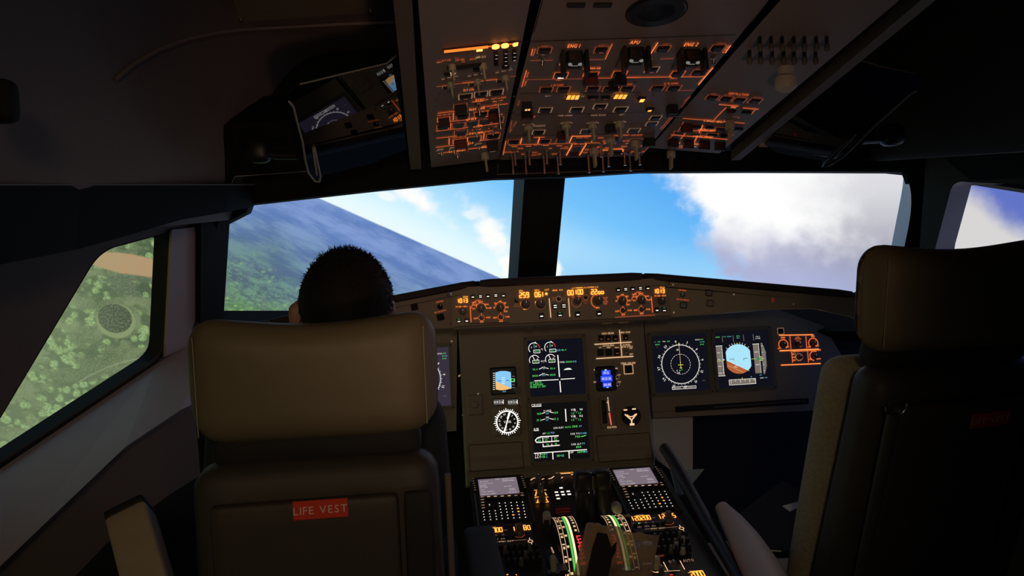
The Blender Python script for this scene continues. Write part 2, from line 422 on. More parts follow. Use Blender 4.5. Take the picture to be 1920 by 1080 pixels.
        for L in grp.values():
            mb = MB(); c = np.mean([C_[i] for i in L], 0)
            for i in L:
                mb.add([(P.v[j][0]-c[0], P.v[j][1]-c[1], P.v[j][2]) for j in P.f[i]], [tuple(range(len(P.f[i])))], P.mats[P.m[i]])
            part(name, mb, s.root, s.F.mat(c[0], c[1], 0))
        s.p = MB()

# ------------------------------------------------------------------ the simulator's curved projection screen (gives off its own picture)
class Nd:
    nt = None
    def __init__(s, k): s.k = k
    @staticmethod
    def op(o, *a):
        n = Nd.nt.nodes.new('ShaderNodeMath'); n.operation = o
        for i, x in enumerate(a):
            if isinstance(x, Nd): Nd.nt.links.new(x.k, n.inputs[i])
            else: n.inputs[i].default_value = float(x)
        return Nd(n.outputs[0])
    def __add__(s, o): return Nd.op('ADD', s, o)
    __radd__ = __add__
    def __sub__(s, o): return Nd.op('SUBTRACT', s, o)
    def __rsub__(s, o): return Nd.op('SUBTRACT', o, s)
    def __mul__(s, o): return Nd.op('MULTIPLY', s, o)
    __rmul__ = __mul__
    def __truediv__(s, o): return Nd.op('DIVIDE', s, o)
    def __rtruediv__(s, o): return Nd.op('DIVIDE', o, s)
def ramp(x, a, b):
    n = Nd.nt.nodes.new('ShaderNodeMapRange'); n.interpolation_type = 'SMOOTHSTEP'
    Nd.nt.links.new(x.k, n.inputs[0]); n.inputs[1].default_value = a; n.inputs[2].default_value = b; return Nd(n.outputs[0])
def nmix(f, a, b):
    n = Nd.nt.nodes.new('ShaderNodeMix'); n.data_type = 'RGBA'
    for i, x in ((0, f), (6, a), (7, b)):
        if isinstance(x, Nd): Nd.nt.links.new(x.k, n.inputs[i])
        elif i: n.inputs[i].default_value = (*[(c/255)**2.2 for c in x], 1)
        else: n.inputs[0].default_value = x
    return Nd(n.outputs[2])
def vec(x, y, z=0.):
    n = Nd.nt.nodes.new('ShaderNodeCombineXYZ')
    for i, a in enumerate((x, y, z)):
        if isinstance(a, Nd): Nd.nt.links.new(a.k, n.inputs[i])
        else: n.inputs[i].default_value = a
    return Nd(n.outputs[0])
def noise(v, sc, det=4, ro=.5):
    n = Nd.nt.nodes.new('ShaderNodeTexNoise'); Nd.nt.links.new(v.k, n.inputs['Vector']); n.inputs['Scale'].default_value = sc; n.inputs['Detail'].default_value = det; n.inputs['Roughness'].default_value = ro
    return Nd(n.outputs['Fac'])
def voro(v, sc):
    n = Nd.nt.nodes.new('ShaderNodeTexVoronoi'); Nd.nt.links.new(v.k, n.inputs['Vector']); n.inputs['Scale'].default_value = sc
    return Nd(n.outputs['Distance']), Nd(n.outputs['Color'])
def ell(X, Y, cx, cy, rx, ry, rot=0.):
    c, s_ = math.cos(rot), math.sin(rot); a = (X-cx)*(c/rx)+(Y-cy)*(s_/rx); b = (X-cx)*(-s_/ry)+(Y-cy)*(c/ry)
    return Nd.op('SQRT', a*a+b*b)
def screen_material():
    m = bpy.data.materials.new('simulator_picture'); m.use_nodes = True; nt = m.node_tree; Nd.nt = nt
    for n in list(nt.nodes): nt.nodes.remove(n)
    uv = nt.nodes.new('ShaderNodeUVMap'); uv.uv_map = 'picture'; sp = nt.nodes.new('ShaderNodeSeparateXYZ'); nt.links.new(uv.outputs[0], sp.inputs[0])
    X = Nd(sp.outputs[0]); Y = Nd(sp.outputs[1]); P = vec(X, Y)
    d = (Y-(X-5.9)*.44-3.68)*.916; a = (X*.916+Y*.40)
    # land
    dd = d+.32; G = vec(a*.35, d*1.25)
    n1 = noise(G, 3.5, 6, .62); n2 = noise(G, 14, 5, .65); n3 = noise(P, 1.1, 3)
    n4 = noise(vec(a*.8, d*1.9), 7., 5, .6); n5 = noise(P, 26., 4, .6)
    far = nmix(ramp(n1, .35, .65), (98, 128, 188), (128, 154, 208))
    mid = nmix(ramp(n1, .4, .62), (88, 112, 142), (110, 142, 150))
    near = nmix(ramp(n1*.5+n4*.5+(n5-.5)*.35, .42, .58), (84, 102, 102), (112, 150, 120)); near = nmix(ramp(noise(P, 2.3, 3), .5, .66)*.6, near, (96, 104, 118)); near = nmix(ramp(n5*.6+n4*.4, .56, .64)*.75, near, (142, 176, 138))
    near = nmix(ramp(n2, .60, .72)*ramp(n1, .5, .3), near, (150, 148, 140))
    near = nmix(ramp(Y+X*-.35+(n3-.5)*.8, 3.75, 4.35)*.6, near, (100, 140, 84)); V = vec(X*.9+n5*.12, Y*1.2); blob, _ = voro(V, 7.)
    near = nmix(ramp(blob, .36, .14)*ramp(noise(P, 1.6, 2), .46, .58), near, (148, 190, 110))
    land = nmix(ramp(d+(n3-.5)*.7, .3, 1.6), far, mid); land = nmix(ramp(d+(n3-.5)*.9, 1.2, 2.5), land, near)
    # side window ground: fields, pond, woods
    sfield = nmix(ramp(noise(P, .9, 3), .4, .6), (88, 104, 76), (116, 130, 96))
    sfield = nmix(ramp(noise(P, 5., 4), .45, .7)*.5, sfield, (62, 80, 56))
    brown = ramp(ell(X, Y, 2.5, 4.97, 1.05, .20, .16)+(n2-.5)*.25, 1.05, .85); pz = ell(X, Y, 2.2, 5.98, .42, .34, .3)
    sfield = nmix(brown, sfield, (178, 146, 110))
    sfield = nmix(ramp(ell(X, Y, 2.5, 5.35, .75, .2, .1)+(n2-.5)*.5, 1.1, .8)*.75, sfield, (78, 92, 78))
    pond = ramp(ell(X, Y, 2.15, 5.97, .33, .27, .3), 1.03, .95)
    rim = ramp(ell(X, Y, 2.17, 6.02, .36, .31, .3), 1.08, .98)
    sfield = nmix(rim*.9, sfield, (132, 148, 104)); sfield = nmix(pond, sfield, (66, 76, 62))
    ring = Nd.op('ABSOLUTE', ell(X, Y, 1.9, 7.55, 1.4, .55, -.5)-1.)
    sfield = nmix(ramp(ring, .035, .01)*.5, sfield, (150, 160, 130))
    tr, _ = voro(vec(X+n5*.14, Y*1.1+n5*.08), 5.8); wood = ramp(noise(vec(X*.5+Y*.55, Y*1.3-X*.35), 1.35, 3), .47, .54)*(1-brown)*ramp(pz, 1.0, 1.15)
    sfield = nmix(ramp(n5, .45, .62)*.35, sfield, (140, 150, 118)); sfield = nmix(ramp(tr+(n5-.5)*.35, .58, .34)*wood, nmix(wood*.6, sfield, (66, 84, 62)), nmix(ramp(n5, .4, .6), (112, 142, 90), (156, 182, 128)))
    sfield = nmix(ramp(X*-1., -3.2, -1.0)*.25, sfield, (150, 170, 130))
    land = nmix(ramp(X, 3.75, 3.45), land, sfield)
    # sky
    h = d*-1.
    sky = nmix(ramp(h, 0., 1.9), (214, 248, 255), (122, 198, 253)); sky = nmix(ramp(h, 1.2, 3.4), sky, (84, 168, 244))
    sky = nmix(ramp(Y, 4.3, 5.3)*ramp(X, 10., 10.5), sky, (150, 208, 250))
    cn = noise(vec(X*.9, Y), 1.6, 5, .52); cn2 = noise(P, 4.5, 5, .6)
    def puff(cx, cy, rx, ry, rot, soft=.7): return ramp(ell(X, Y, cx, cy, rx, ry, rot)+(cn-.5)*2.2+(cn2-.5)*.8, 1.15, 1.15-soft)
    c1 = Nd.op('MAXIMUM', puff(7.95, 3.84, .74, .24, .62, .9), puff(9.25, 4.45, .74, .31, .85, .9))
    c1 = Nd.op('MAXIMUM', c1, puff(9.62, 4.95, .42, .24, .6)); c1 = Nd.op('MAXIMUM', c1, puff(7.25, 3.68, .25, .12, .4)*.7)
    c1 = Nd.op('MAXIMUM', c1, puff(8.85, 4.05, .2, .12, .4)*.6); c1 = Nd.op('MAXIMUM', c1, puff(10.42, 5.05, .16, .22, .2)*.9)
    haze = ramp(h, .7, .0)*.7
    skyL = nmix(haze, sky, (240, 252, 255)); skyL = nmix(c1, skyL, (255, 255, 252))
    e = X-(Y-3.3)*.62-12.25+(cn-.5)*1.7+(cn2-.5)*.35
    big = ramp(e, 0., .75); sh = ramp(Y+(cn-.5)*1.1-(X-12.4)*.03, 3.95, 5.0)
    cc = nmix(sh, (255, 255, 255), (176, 178, 208)); cc = nmix(ramp(X+(cn-.5)*2., 14.6, 16.6)*.75, cc, nmix(ramp(Y, 3.3, 4.6), (206, 206, 214), (150, 152, 168)))
    cc = nmix(ramp(Y, 4.7, 5.5)*.6, cc, (168, 180, 226))
    skyR = nmix(big, skyL, cc)
    es = (Y-3.55)-(X-18.1)*.72+(cn-.5)*.7
    skyS = nmix(ramp(es, -.35, .35), (98, 116, 196), (214, 212, 212))
    skyA = nmix(ramp(X, 16.9, 17.4), skyR, skyS)
    pic = nmix(ramp(d, -.015, .02), skyA, land)
    E = nt.nodes.new('ShaderNodeEmission'); nt.links.new(pic.k, E.inputs[0]); E.inputs[1].default_value = 1.0
    o = nt.nodes.new('ShaderNodeOutputMaterial'); nt.links.new(E.outputs[0], o.inputs[0]); M['simpic'] = m
screen_material()
def projection_screen():
    mb = MB(); R0 = 3.4; cy = .6; na, nz = 72, 20; z0, z1 = -.3, 3.0; vs = []; uvs = []
    for j in range(nz+1):
        for i in range(na+1):
            a = math.radians(-100+200*i/na); z = z0+(z1-z0)*j/nz; vs.append((R0*math.sin(a), cy+R0*math.cos(a), z))
    fs = [(j*(na+1)+i, j*(na+1)+i+1, (j+1)*(na+1)+i+1, (j+1)*(na+1)+i) for j in range(nz) for i in range(na)]
    mb.add(vs, fs, 'simpic', True); b = len(vs)
    vo = [(x*1.02, cy+(y-cy)*1.02, z) for x, y, z in vs]; mb.add(vo, [f[::-1] for f in fs], 'black_matt', True)
    me = mb.mesh('projection_screen'); lay = me.uv_layers.new(name='picture')
    for p in me.polygons:
        for li in p.loop_indices:
            v = np.array(me.vertices[me.loops[li].vertex_index].co)-CAM; z = max(v@fw, .25)
            lay.data[li].uv = ((960+FPX*(v@CR)/z)/100, (540-FPX*(v@CU)/z)/100)
    o = link('projection_screen', me, I4); tag(o, 'curved simulator screen beyond the windows showing clouds over tilted green land', 'projection screen')
projection_screen()

# ------------------------------------------------------------------ cockpit shell
def ring_wall(name, F, outer, hole, mat, rev, t0=0., t1=.07, extra=None):
    """a wall plane with a window opening; inner skin at t0, outside at -t1"""
    mb = MB(); mb.prism(outer, -t1, t0, mat, mat, [hole])
    # reveal in its own colour
    k = len(hole); ar = sum(hole[i][0]*hole[(i+1) % k][1]-hole[(i+1) % k][0]*hole[i][1] for i in range(k)); H = hole if ar > 0 else hole[::-1]
    c = np.mean(np.array(H), 0); vs = []
    for z in (t0+.0008, -t1-.0008):
        for p in H:
            v = np.array(p)-c; v = v*(1-.002/max(np.linalg.norm(v), .01)); vs.append((*(c+v), z))
    lowv = min(p[1] for p in H); span = max(p[1] for p in H)-lowv
    for i in range(k):
        p_, q_ = H[i], H[(i+1) % k]; sillside = rev in ('reveal', 'reveal_left') and max(p_[1], q_[1]) < lowv+.35*span and abs(p_[0]-q_[0]) > abs(p_[1]-q_[1])*1.5
        mb.add([vs[(i+1) % k], vs[i], vs[k+i], vs[k+(i+1) % k]], [(0, 1, 2, 3)], 'glare_top' if sillside else rev)
    return struct(name, mb, F.mat())
def rounded(pts, rad, seg=6):
    out = []; n = len(pts)
    for i in range(n):
        p0, p, p1 = [np.array(pts[(i+k) % n], float) for k in (-1, 0, 1)]; r = rad[i] if isinstance(rad, (list, tuple)) else rad
        if r <= 0: out.append(tuple(p)); continue
        a = p+nrm(p0-p)*min(r, np.linalg.norm(p0-p)*.45); b = p+nrm(p1-p)*min(r, np.linalg.norm(p1-p)*.45)
        for k in range(seg+1):
            t = k/seg; out.append(tuple(a*(1-t)**2+2*p*t*(1-t)+b*t*t))
    return out
WR = Fr((0, 2.56, 1.249), (.958, -.42, -.051), (0, -.25, .307))
WL = Fr((0, 2.56, 1.249), (.899, .49, .034), (0, -.25, .307))
hole = rounded([WR.uv(*p) for p in [(1048, 296), (1690, 296), (1716, 372), (1676, 560), (1658, 622), (1011, 622)]], [0, .07, .10, 0, .0, 0])
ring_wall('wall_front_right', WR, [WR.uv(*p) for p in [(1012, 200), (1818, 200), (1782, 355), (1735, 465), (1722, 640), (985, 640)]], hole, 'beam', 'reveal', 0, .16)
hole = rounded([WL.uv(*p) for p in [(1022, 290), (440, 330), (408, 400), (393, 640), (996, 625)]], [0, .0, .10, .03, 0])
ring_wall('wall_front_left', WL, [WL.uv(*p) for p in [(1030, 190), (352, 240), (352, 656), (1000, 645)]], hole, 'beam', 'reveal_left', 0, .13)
# centre post
mb = MB(); PT = Fr((0, 2.50, 1.249), (1, 0, 0), (0, -.25, .307))
pl = [PT.uv(*p) for p in [(988, 250), (1066, 250), (1033, 600), (964, 600)]]
mb.prism(pl[::-1], -.20, .012, 'rubber'); struct('trim_1', mb, PT.mat())
# side walls
SL = Fr((-.90, 2.06, 1.15), (.275, 1, 0), (.22, 0, 1)); 
SL = Fr((-.90, 2.06, 1.15), nrm((.27, .96, 0)), (.20, 0, 1))
gl = [(314, 436), (303, 655), (287, 676), (0, 866), (-90, 925), (-90, 905), (0, 783), (178, 484), (206, 464)]
hole = rounded([SL.uv(*p) for p in gl], [.0, .02, .02, 0, 0, 0, 0, .03, .02])
sill_px = [(400, 618), (345, 655), (290, 688), (0, 882), (-220, 1030)]
outer = [SL.uv(*p) for p in [(404, 330), (200, 255), (-600, 0), (-1400, -200), (-1400, 1500), (-220, 1030), (0, 882), (290, 688), (400, 618)]]
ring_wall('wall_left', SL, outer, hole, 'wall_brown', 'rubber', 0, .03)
mb = MB(); mb.line([SL.uv(*p) for p in [(304, 660), (289, 680), (0, 872), (-90, 930)]], .010, 'rubber', .004)
mb.line([SL.uv(*p) for p in [(316, 436), (306, 655)]], .006, 'rubber', .004); struct('trim_2', mb, SL.mat())
# pillar between side window and windshield
mb = MB(); PL = SL.shift(.004)
mb.prism([PL.uv(*p) for p in [(318, 430), (306, 668), (345, 650), (362, 600), (362, 425)]][::-1], 0, .006, 'wall_grey', 'wall_grey')
mb.prism([PL.uv(*p) for p in [(362, 400), (362, 600), (404, 620), (418, 395)]], 0, .02, 'beam', 'beam'); struct('trim_3', mb, PL.mat())
# sill panel that leans inwards below the side window
top = [SL.w(*SL.uv(p[0], p[1]-7), .005) for p in sill_px]; bx = [(400, 740, 1.72), (340, 768, 1.60), (235, 838, 1.45), (0, 1062, 1.16), (-220, 1250, .95)]
bot = [at(*p) for p in bx]; low = [np.array((p[0]-.02, p[1], -.0)) for p in bot]
mb = MB(); n = len(top)
mb.add(top+bot, [(i, n+i, n+i+1, i+1) for i in range(n-1)], 'wall_grey'); bk = [p+np.array((-.04, 0, -.03)) for p in bot]
mb.add(bot+bk, [(i, n+i, n+i+1, i+1) for i in range(n-1)], 'wall_grey')
mid = [p*.86+q_*.14 for p, q_ in zip(bk, low)]
mb.add(bk+mid, [(i, n+i, n+i+1, i+1) for i in range(n-1)], 'wall_brown')
mb.add(mid+low, [(i, n+i, n+i+1, i+1) for i in range(n-1)], 'black_matt'); struct('trim_4', mb)
# right side
SR = Fr((.93, 2.09, 1.15), nrm((.27, -.96, 0)), (-.20, 0, 1))
hole = rounded([SR.uv(*p) for p in [(1786, 338), (1752, 470), (1735, 600), (2300, 700), (2300, 380), (1925, 346)]], [.03, 0, 0, 0, 0, 0])
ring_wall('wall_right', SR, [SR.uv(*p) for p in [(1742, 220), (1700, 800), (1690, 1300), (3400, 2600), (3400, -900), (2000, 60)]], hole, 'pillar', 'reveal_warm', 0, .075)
# floor, rear wall, ceiling
mb = MB(); mb.box((0, 1.0, -.03), (3.0, 4.2, .06), 'floor'); struct('floor', mb)
mb = MB(); mb.box((.22, 2.68, .50), (2.54, .06, 1.0), 'black_matt'); mb.box((0, 2.50, 1.0), (2.1, .2, .06), 'black_matt'); mb.box((-1.20, 2.66, .46), (.34, .04, .92), 'black_matt'); mb.box((0, 2.43, 1.0), (1.45, .02, .40), 'black_matt'); struct('wall_front_lower', mb)
mb = MB(); mb.box((0, -1.05, 1.1), (2.7, .06, 2.3), 'ceiling'); struct('wall_back', mb)
def shell_section(Y, sg):
    t = (1.95-Y); xb = .80+.14*t; zb = 1.545-.075*t
    return [(sg*(xb+.04), zb-(.10 if sg < 0 else .0)), (sg*xb, zb+.01), (sg*(xb-.05), zb+.16), (sg*(xb-.17), zb+.29+.03*t), (sg*.395, 1.86+.06*t), (sg*.385, 1.87+.06*t)]
ceil = {}
for sg, nm in ((-1, 'left'), (1, 'right')):
    mb = MB(); Ys = [2.02, 1.9, 1.6, 1.3, 1.0, .6, .2, -.3, -1.02]; secs = [shell_section(Y, sg) for Y in Ys]; vs = []
    # smooth the section
    for Y, sec in zip(Ys, secs):
        P_ = [np.array(p) for p in sec]; out = []
        for i in range(len(P_)-1):
            for k in range(4):
                t = k/4; p0 = P_[max(i-1, 0)]; p1 = P_[i]; p2 = P_[i+1]; p3 = P_[min(i+2, len(P_)-1)]
                out.append(.5*((2*p1)+(p2-p0)*t+(2*p0-5*p1+4*p2-p3)*t*t+(3*p1-p0-3*p2+p3)*t**3))
        out.append(P_[-1]); vs += [(p[0], Y, p[1]) for p in out]; m_ = len(out)
    fs = [(j*m_+i, j*m_+i+1, (j+1)*m_+i+1, (j+1)*m_+i) for j in range(len(Ys)-1) for i in range(m_-1)]
    if sg > 0: fs = [f[::-1] for f in fs]
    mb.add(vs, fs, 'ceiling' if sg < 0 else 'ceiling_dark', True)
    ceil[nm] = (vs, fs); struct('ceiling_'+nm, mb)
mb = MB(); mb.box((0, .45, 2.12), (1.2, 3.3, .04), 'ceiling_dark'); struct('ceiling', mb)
# dark header above the windshields (brow)
BR = Fr((0, 1.965, 1.5), (1, 0, 0), (0, 0, 1)); mb = MB()
low = [(300, 470), (380, 440), (462, 398), (468, 383), (700, 357), (925, 335), (1062, 331), (1208, 322), (1420, 321), (1680, 322), (1760, 330), (1980, 365)]
pts = [BR.uv(*p) for p in low]; poly = pts+[(1.35, 2.2-1.5), (-1.35, 2.2-1.5)]
mb.prism(poly, -.05, 0, 'beam', 'beam'); struct('wall_front', mb, BR.mat())
# corner piece between brow and right pillar
# left side beam (shelf along the cockpit side)
mb = MB(); prof = []
st = [(1.94, 477, 347, 385), (1.80, 430, 347, 394), (1.62, 345, 347, 408), (1.45, 250, 347, 436), (1.30, 150, 347, 463), (1.1, 0, 347, 492), (.85, -300, 347, 530), (.5, -900, 347, 560)]
vs = []
for d_, px, y0, y1 in st:
    a = at(px, y0, d_); b = at(px, y1, d_)
    vs += [a, a+np.array((-.16, .02, .03)), b+np.array((-.14, 0, -.0)), b+np.array((-.006, 0, -.004))]
n = len(st); fs = []
for i in range(n-1):
    for k in range(4): fs.append((i*4+k, (i+1)*4+k, (i+1)*4+(k+1) % 4, i*4+(k+1) % 4))
mb.add(vs, fs, 'beam'); mb.add(vs[:4], [(0, 1, 2, 3)], 'beam'); struct('trim_5', mb)
mb = MB(); mb.tube([at(px, y0-1, d_) for d_, px, y0, y1 in st], .0018, 'beam_edge'); struct('trim_6', mb)  # highlight along the beam edge, drawn as a paler tube
# right side beam
mb = MB(); vs = []
for d_ in (1.98, 1.7, 1.4, 1.1, .8, .4):
    t = 1.98-d_; x = .905+.11*t; z = 1.53-.05*t
    vs += [(x, d_, z+.03), (x+.2, d_, z+.05), (x+.2, d_, z-.06), (x+.03, d_, z-.05)]
fs = []
for i in range(5):
    for k in range(4): fs.append((i*4+k, i*4+(k+1) % 4, (i+1)*4+(k+1) % 4, (i+1)*4+k))
mb.add(vs, fs, 'beam'); struct('trim_7', mb)
# ceiling details on the left: crease and access panel
bv = BVHTree.FromPolygons([Vector(v) for v in ceil['left'][0]], ceil['left'][1])
def hitc(x, y, off=.004):
    r = Vector(ray(x, y)).normalized(); h_ = bv.ray_cast(Vector(CAM), r)
    return None if h_[0] is None else np.array(h_[0]-r*off)
pts = [hitc(*p) for p in [(215, 150), (250, 120), (300, 92), (350, 74), (400, 63), (450, 56), (550, 50), (650, 45), (757, 41)]]
pts = [p for p in pts if p is not None]
if len(pts) > 2: mb = MB(); mb.tube(pts, .004, 'ceiling', 8); struct('trim_8', mb)
c0 = hitc(560, 5); 
if c0 is not None:
    h_ = bv.ray_cast(Vector(CAM), Vector(ray(560, 5)).normalized()); nn = np.array(h_[1]); nn = nn if nn@(CAM-c0) > 0 else -nn
    FA = Fr(c0+nn*.006, np.cross((0, 1, 0), nn)*-1, (0, -1, 0)); 
    if FA.N@nn < 0: FA = Fr(c0+nn*.006, -FA.U, FA.V)
    ap = thing('access_panel', 'flat beige access cover with corner screws on the left ceiling', 'access panel', FA.mat())
    mb = MB(); mb.prism(rounded([FA.uv(*p) for p in [(418, -60), (448, 38), (700, 20), (700, -60)]], .004), -.004, .004, 'beige_plastic')
    pc = part('cover', mb, ap, FA.mat())
    for p in ((450, 31), (693, 15)):
        mb = MB(); mb.cyl((0, 0, .004), .0042, .006, 'screw', 12); part('screw', mb, ap, FA.mat(*FA.uv(*p)))

# ------------------------------------------------------------------ main instrument panels
TL = math.radians(10)
VM = (0, math.sin(TL), math.cos(TL))
MP = Fr(at(1047, 700, 2.3), (1, 0, 0), VM)
MP.O[0] = 0.0
cr = lambda ox, oy, k: (lambda x, y: (ox+x/k, oy+y/k))
px1 = cr(0, 0, 1)
CA_, CB_ = cr(840, 520, 8.727), cr(1040, 520, 8.727)
C3, C4, C5, C6 = cr(740, 500, 3.84), cr(1100, 500, 3.84), cr(780, 720, 3.84), cr(860, 860, 4)
CE, CS, CN = cr(970, 620, 8.307), cr(980, 745, 8.643), cr(1210, 610, 7.68)

def display_unit(root, F, cx, cy, side, name='display_unit', back='scr'):
    """bezel with a screen; returns (screen print builder, frame at screen centre)"""
    W = F.mat(cx, cy, 0); mb = MB(); o = side*.5+.012; i = side*.5
    mb.prism(rounded([(-o, -o), (o, -o), (o, o), (-o, o)], .006), -.012, .006, 'bezel', 'bezel', [[(-i, -i), (i, -i), (i, i), (-i, i)]])
    for sx in (-1, 1):
        for sy in (-1, 1): mb.cyl((sx*(o-.006), sy*(o-.006), .006), .0022, .001, 'panel_groove', 10)
    du = part(name, mb, root, W)
    return du, W
def compass_rose(p, c, r, hdg, m='white_l', labels=True, lw=.0011):
    p.arc(c, r, 0, 360, lw*1.15, m, seg=64)
    for k in range(0, 360, 5):
        a = math.radians(90-(k-hdg)); l = r*.085 if k % 10 == 0 else r*.05
        p.line([(c[0]+r*math.cos(a), c[1]+r*math.sin(a)), (c[0]+(r+l)*math.cos(a), c[1]+(r+l)*math.sin(a))], lw*.9, m)
        if labels and k % 30 == 0:
            rr = r*1.2; p.text(str(k//10), (c[0]+rr*math.cos(a), c[1]+rr*math.sin(a)), r*.115, m, rot=a-math.pi/2)
def nd_screen(p, s, back='scr'):
    h = s/2; p.rect((0, 0), s, s, back, .0005); c = (0, -.004); r = .340*s
    u = s/104.
    def t(x, y): return ((x-52)*u, (52-y)*u)
    compass_rose(p, c, r, 8)
    for k in range(24): p.arc(c, r*.52, k*15+2, k*15+10.5, .0008, 'white_l', seg=3)
    p.line([(0, c[1]+r*1.05), (0, c[1]+.01)], .0011, 'warm_white'); p.line([(0, c[1]+r*1.13), (0, c[1]+r*.95)], .0018, 'yellow')
    p.line([(-.0085, c[1]-.002), (.0085, c[1]-.002)], .0017, 'yellow'); p.line([(0, c[1]+.009), (0, c[1]-.014)], .0017, 'yellow'); p.line([(-.004, c[1]-.011), (.004, c[1]-.011)], .0017, 'yellow')
    p.text('GS', t(7, 11), .0032, 'white_dim'); p.text('267', t(14.5, 11), .0035, 'green'); p.text('TAS', t(24, 11), .0032, 'white_l'); p.text('269', t(32.5, 11), .0035, 'green')
    p.text('303/8', t(11, 16), .0035, 'green'); p.text('<-', t(11, 21), .003, 'white_dim')
    p.text('CRS12', t(88, 11), .0035, 'white_l'); p.text('049', t(96.5, 11), .0035, 'green'); p.text('5.1', t(94, 15.5), .0035, 'green'); p.text('NM', t(99, 15.5), .003, 'cyan'); p.text('16:03', t(96, 20), .0035, 'green')
    p.text('+0.0', t(93, 86.5), .003, 'white_dim'); p.text('10', (-.006, c[1]+r*.76), .0055, 'white_l', rot=.1); p.text('28', (-.009, c[1]-r*.44), .005, 'white_l'); p.text('G', (-.013, c[1]-r*.32), .004, 'white_l')
    p.line([(-.006, c[1]-.020), (.006, c[1]-.016)], .002, 'green_dim'); p.line([(-.006, c[1]-.018), (-.002, c[1]-.02)], .002, 'green'); p.text('F', (-r*.68, c[1]-r*.72), .004, 'white_l', rot=-.7)
    p.frame(t(55, 97.5), 45*u, 4.4*u, .0011, 'white_l'); p.line([t(34, 97.5), t(49, 97.5)], .0007, 'white_l'); p.line([t(61, 97.5), t(76, 97.5)], .0007, 'white_l'); p.text('H-1', t(55, 97.5), .003, 'white_l')
def pfd_screen(p, s, back='scr'):
    u = s/104.; t = lambda x, y: ((x-52)*u, (52-y)*u)
    p.rect((0, 0), s, s, back, .0005)
    # attitude ball: flat sides
    cx, cy, r, hw = 42.5, 51.5, 27.5, 23.5; N_ = 48; P = []
    for k in range(N_):
        a = 2*math.pi*k/N_; x = max(-hw, min(hw, r*math.cos(a))); P.append((cx+x, cy+r*math.sin(a)))
    sl = .52; hor = lambda x: 53.+(x-19)*sl
    def clip(P, below):
        out = []
        for i in range(len(P)):
            a, b = P[i], P[(i+1) % len(P)]; fa = (a[1]-hor(a[0]))*(1 if below else -1); fb = (b[1]-hor(b[0]))*(1 if below else -1)
            if fa >= 0: out.append(a)
            if fa*fb < 0: k = fa/(fa-fb); out.append((a[0]+(b[0]-a[0])*k, a[1]+(b[1]-a[1])*k))
        return out
    for bl, m in ((False, 'sky_att'), (True, 'earth_att')):
        Q = clip(P, bl); p.add([(*t(*q_), .0012) for q_ in Q][::-1], [tuple(range(len(Q)))], m)
    p.line([t(19, hor(19)), t(61, hor(61))], .0006, 'white_l', .0015)
    p.line([t(21, hor(21)+8), t(50, hor(50)+8.4)], .0008, 'warm_white', .0016)
    for k, (a, b) in enumerate(((35, 39), (34, 40), (31.5, 36))): p.line([t(a, hor(a)+(1, 4, 5.4)[k]), t(b, hor(b)+(1, 4, 5.4)[k])], .0007, 'white_l', .0016)
    p.line([t(25, 51), t(33, 51), t(33, 54)], .0013, 'panel_groove', .0018); p.line([t(60, 51), t(52.5, 51), t(52.5, 54)], .0013, 'panel_groove', .0018)
    for a in (-45, -30, -20, -10, 10, 20, 30, 45):
        q1 = math.radians(90-a); p.line([t(cx+28*math.cos(q1), cy-28*math.sin(q1)), t(cx+31*math.cos(q1), cy-31*math.sin(q1))], .0011, 'white_l')
    p.rect(t(cx, 22.5), .003, .003, 'yellow')
    for x in (15, 36, 56, 75): p.line([t(x, 7), t(x, 19)], .0014, 'white_dim')
    p.text('SPEED', t(6, 9), .0032, 'green'); p.text('V/S', t(19.5, 9), .0032, 'green'); p.text('+2200', t(28, 9), .0032, 'cyan'); p.text('HDG', t(45.5, 9), .0032, 'green'); p.text('NAV', t(45.5, 12.5), .003, 'cyan'); p.text('1 FD 2', t(83.5, 12), .0032, 'white_l'); p.text('A/THR', t(83.5, 15.5), .0032, 'white_l')
    # speed tape
    p.rect(t(6, 53), 12*u, 56*u, 'tape'); p.line([t(12.3, 26), t(12.3, 80)], .0009, 'white_l'); p.line([t(-.5, 25.5), t(13.5, 25.5)], .0013, 'white_l'); p.line([t(-.5, 81), t(14.5, 81)], .0013, 'white_l')
    for k, n_ in enumerate(('280', '260', '240', '220')): p.text(n_, t(5, 38+12.6*k), .0036, 'white_l')
    for k in range(8): p.line([t(10.5, 32+6.2*k), t(12.3, 32+6.2*k)], .0008, 'white_l')
    p.line([t(0, 53.5), t(13, 53.5)], .0013, 'yellow', .0016); p.rect(t(14, 51.5), .0035, .0035, 'blue_txt', .0015)
    # altitude tape + v/s
    p.rect(t(78, 53), 11*u, 54*u, 'tape'); p.line([t(83.7, 26), t(83.7, 80)], .0009, 'white_l'); p.line([t(72, 25.5), t(85, 25.5)], .0013, 'white_l')
    p.text('+005', t(77.5, 40.5), .0036, 'white_l'); p.text('+000', t(77.5, 64), .0036, 'white_l')
    p.line([t(67, 53), t(76, 53)], .0013, 'yellow', .0016); p.add([(*t(*k), .0014) for k in ((77, 51), (84, 51), (84, 49), (88, 49), (88, 57.5), (84, 57.5), (84, 55.5), (77, 55.5))][::-1], [tuple(range(8))], 'green_dim'); p.frame(t(86, 53.2), .006, .012, .001, 'yellow', .0016)
    p.add([(*t(*k), .0011) for k in ((88, 24), (91, 24), (96, 40), (96, 66), (91, 82), (88, 82))][::-1], [tuple(range(6))], 'tape'); p.line([t(92, 28), t(97, 44)], .0012, 'green_dim', .0014)
    for k in range(5): p.line([t(89, 30+11.5*k), t(91, 30+11.5*k)], .0012, 'white_l')
    p.text('100', t(82, 83.5), .003, 'cyan'); p.text('QNH', t(84, 89), .0032, 'white_l'); p.text('1013', t(92, 89), .0032, 'cyan'); p.text('FL', t(64, 86), .003, 'blue_txt')
